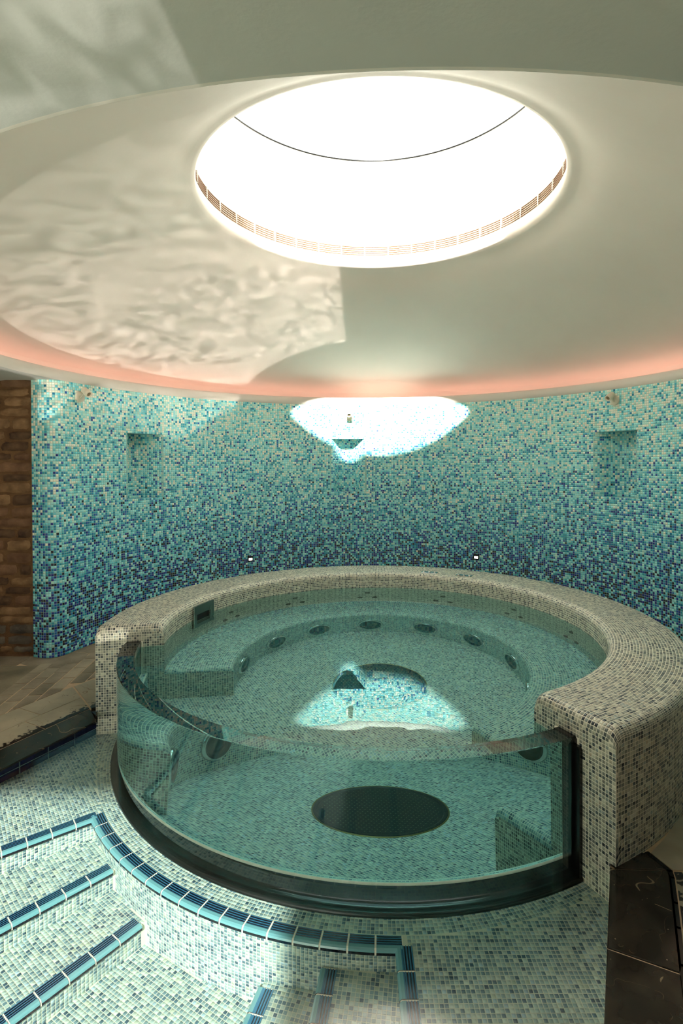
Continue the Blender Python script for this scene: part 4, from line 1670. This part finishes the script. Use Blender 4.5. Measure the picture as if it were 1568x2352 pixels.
# water of the front pool: bounded by the coping lines and the tub
pw = []
for t in np.linspace(TH_L - 360, TH_R, 70):
    pw.append(pol(R_GO + .002, t, Z_POOLWATER))
lipL = (F0.x + .0, F0.y + .0, Z_POOLWATER)
p_end_r = BR0 + d_l * .0
poly = [(-1.60, 3.45, Z_POOLWATER)] + pw + [(p_end_r.x, p_end_r.y, Z_POOLWATER), (rb.x, rb.y, Z_POOLWATER), (rb.x + .0, -7, Z_POOLWATER),
        (-5.5, -7, Z_POOLWATER), (lb.x, lb.y, Z_POOLWATER)]
pwo = add('pool_water', poly, [tuple(range(len(poly)))], M['pool_water'])
tag(pwo, 'shallow clear still water over the mosaic steps in front of the hot tub', 'water', kind='stuff')

# ================================================================== WALL LIGHTS
def spot(th, z, head_dir, label):
    root = empty('wall_spotlight', pol(R_WALL - .002, th, z))
    tag(root, label, 'wall light', 'white spotlights high on the mosaic wall')
    inn = Vector((-math.cos(R(th)), -math.sin(R(th)), 0))
    q = inn.to_track_quat('Z', 'Y')
    pl_ = disc_stack('back_plate', [(.046, 0), (.046, .010), (.042, .014), (.012, .014), (.010, .012), (0, .012)], M['white'], root, 28)
    pl_.rotation_euler = q.to_euler()
    hd = Vector(head_dir).normalized()
    hc = inn * .085 + Vector((0, 0, .028)) + hd * -.01
    # arm from plate to head
    a, b = inn * .012 + Vector((0, 0, -.012)), hc - hd * .015
    dd_ = b - a
    bm = bmesh.new()
    box_bm(bm, (a + b) / 2, (.018, .007, dd_.length), dd_.to_track_quat('Z', 'Y').to_matrix())
    bmesh.ops.bevel(bm, geom=bm.edges[:], offset=.002, segments=1, affect='EDGES')
    bm_obj('arm', bm, M['white'], root)
    h = disc_stack('lamp_head', [(0, -.055), (.020, -.055), (.026, -.048), (.0285, -.01), (.0285, .0), (.0305, .001), (.0305, .040), (.027, .044), (.020, .043), (.019, .030), (0, .028)], M['white'], root, 28)
    h.location = hc
    h.rotation_euler = hd.to_track_quat('Z', 'Y').to_euler()
    ln = disc_stack('lens', [(.018, .031), (.012, .034), (0, .035)], M['lensglass'], h, 20)
    bm = bmesh.new()
    kn = hc - hd * .02
    box_bm(bm, kn - Vector((0, 0, 0)) + inn * -.032, (.012, .012, .012))
    bmesh.ops.bevel(bm, geom=bm.edges[:], offset=.003, segments=2, affect='EDGES')
    bm_obj('swivel_screw', bm, M['black'], root)
    return root


spot(160.3, 2.150, (0.75, -0.45, -0.55), 'white spotlight on a round plate at the left end of the mosaic wall')
spot(94.9, 2.125, (0.02, -0.75, -0.65), 'white spotlight above the middle niche, in the patch of sun')
spot(30.9, 2.155, (-0.75, -0.5, -0.5), 'white spotlight above the right niche, head turned left')
for th, lb_ in ((119.9, 'small square lit marker light on the mosaic wall, left above the tub rim'),
                (63.0, 'small square lit marker light on the mosaic wall, right above the tub rim')):
    root = empty('marker_light', pol(R_WALL - .001, th, .52), R(th + 90))
    tag(root, lb_, 'wall light', 'small marker lights low on the mosaic wall')
    bm = bmesh.new()
    box_bm(bm, (0, 0.006, 0), (.062, .012, .062))
    bmesh.ops.bevel(bm, geom=bm.edges[:], offset=.003, segments=1, affect='EDGES')
    bm_obj('frame', bm, M['black'], root)
    bm = bmesh.new()
    box_bm(bm, (0, 0.0125, -.004), (.040, .004, .026))
    bm_obj('light_window', bm, M['lamp'], root)
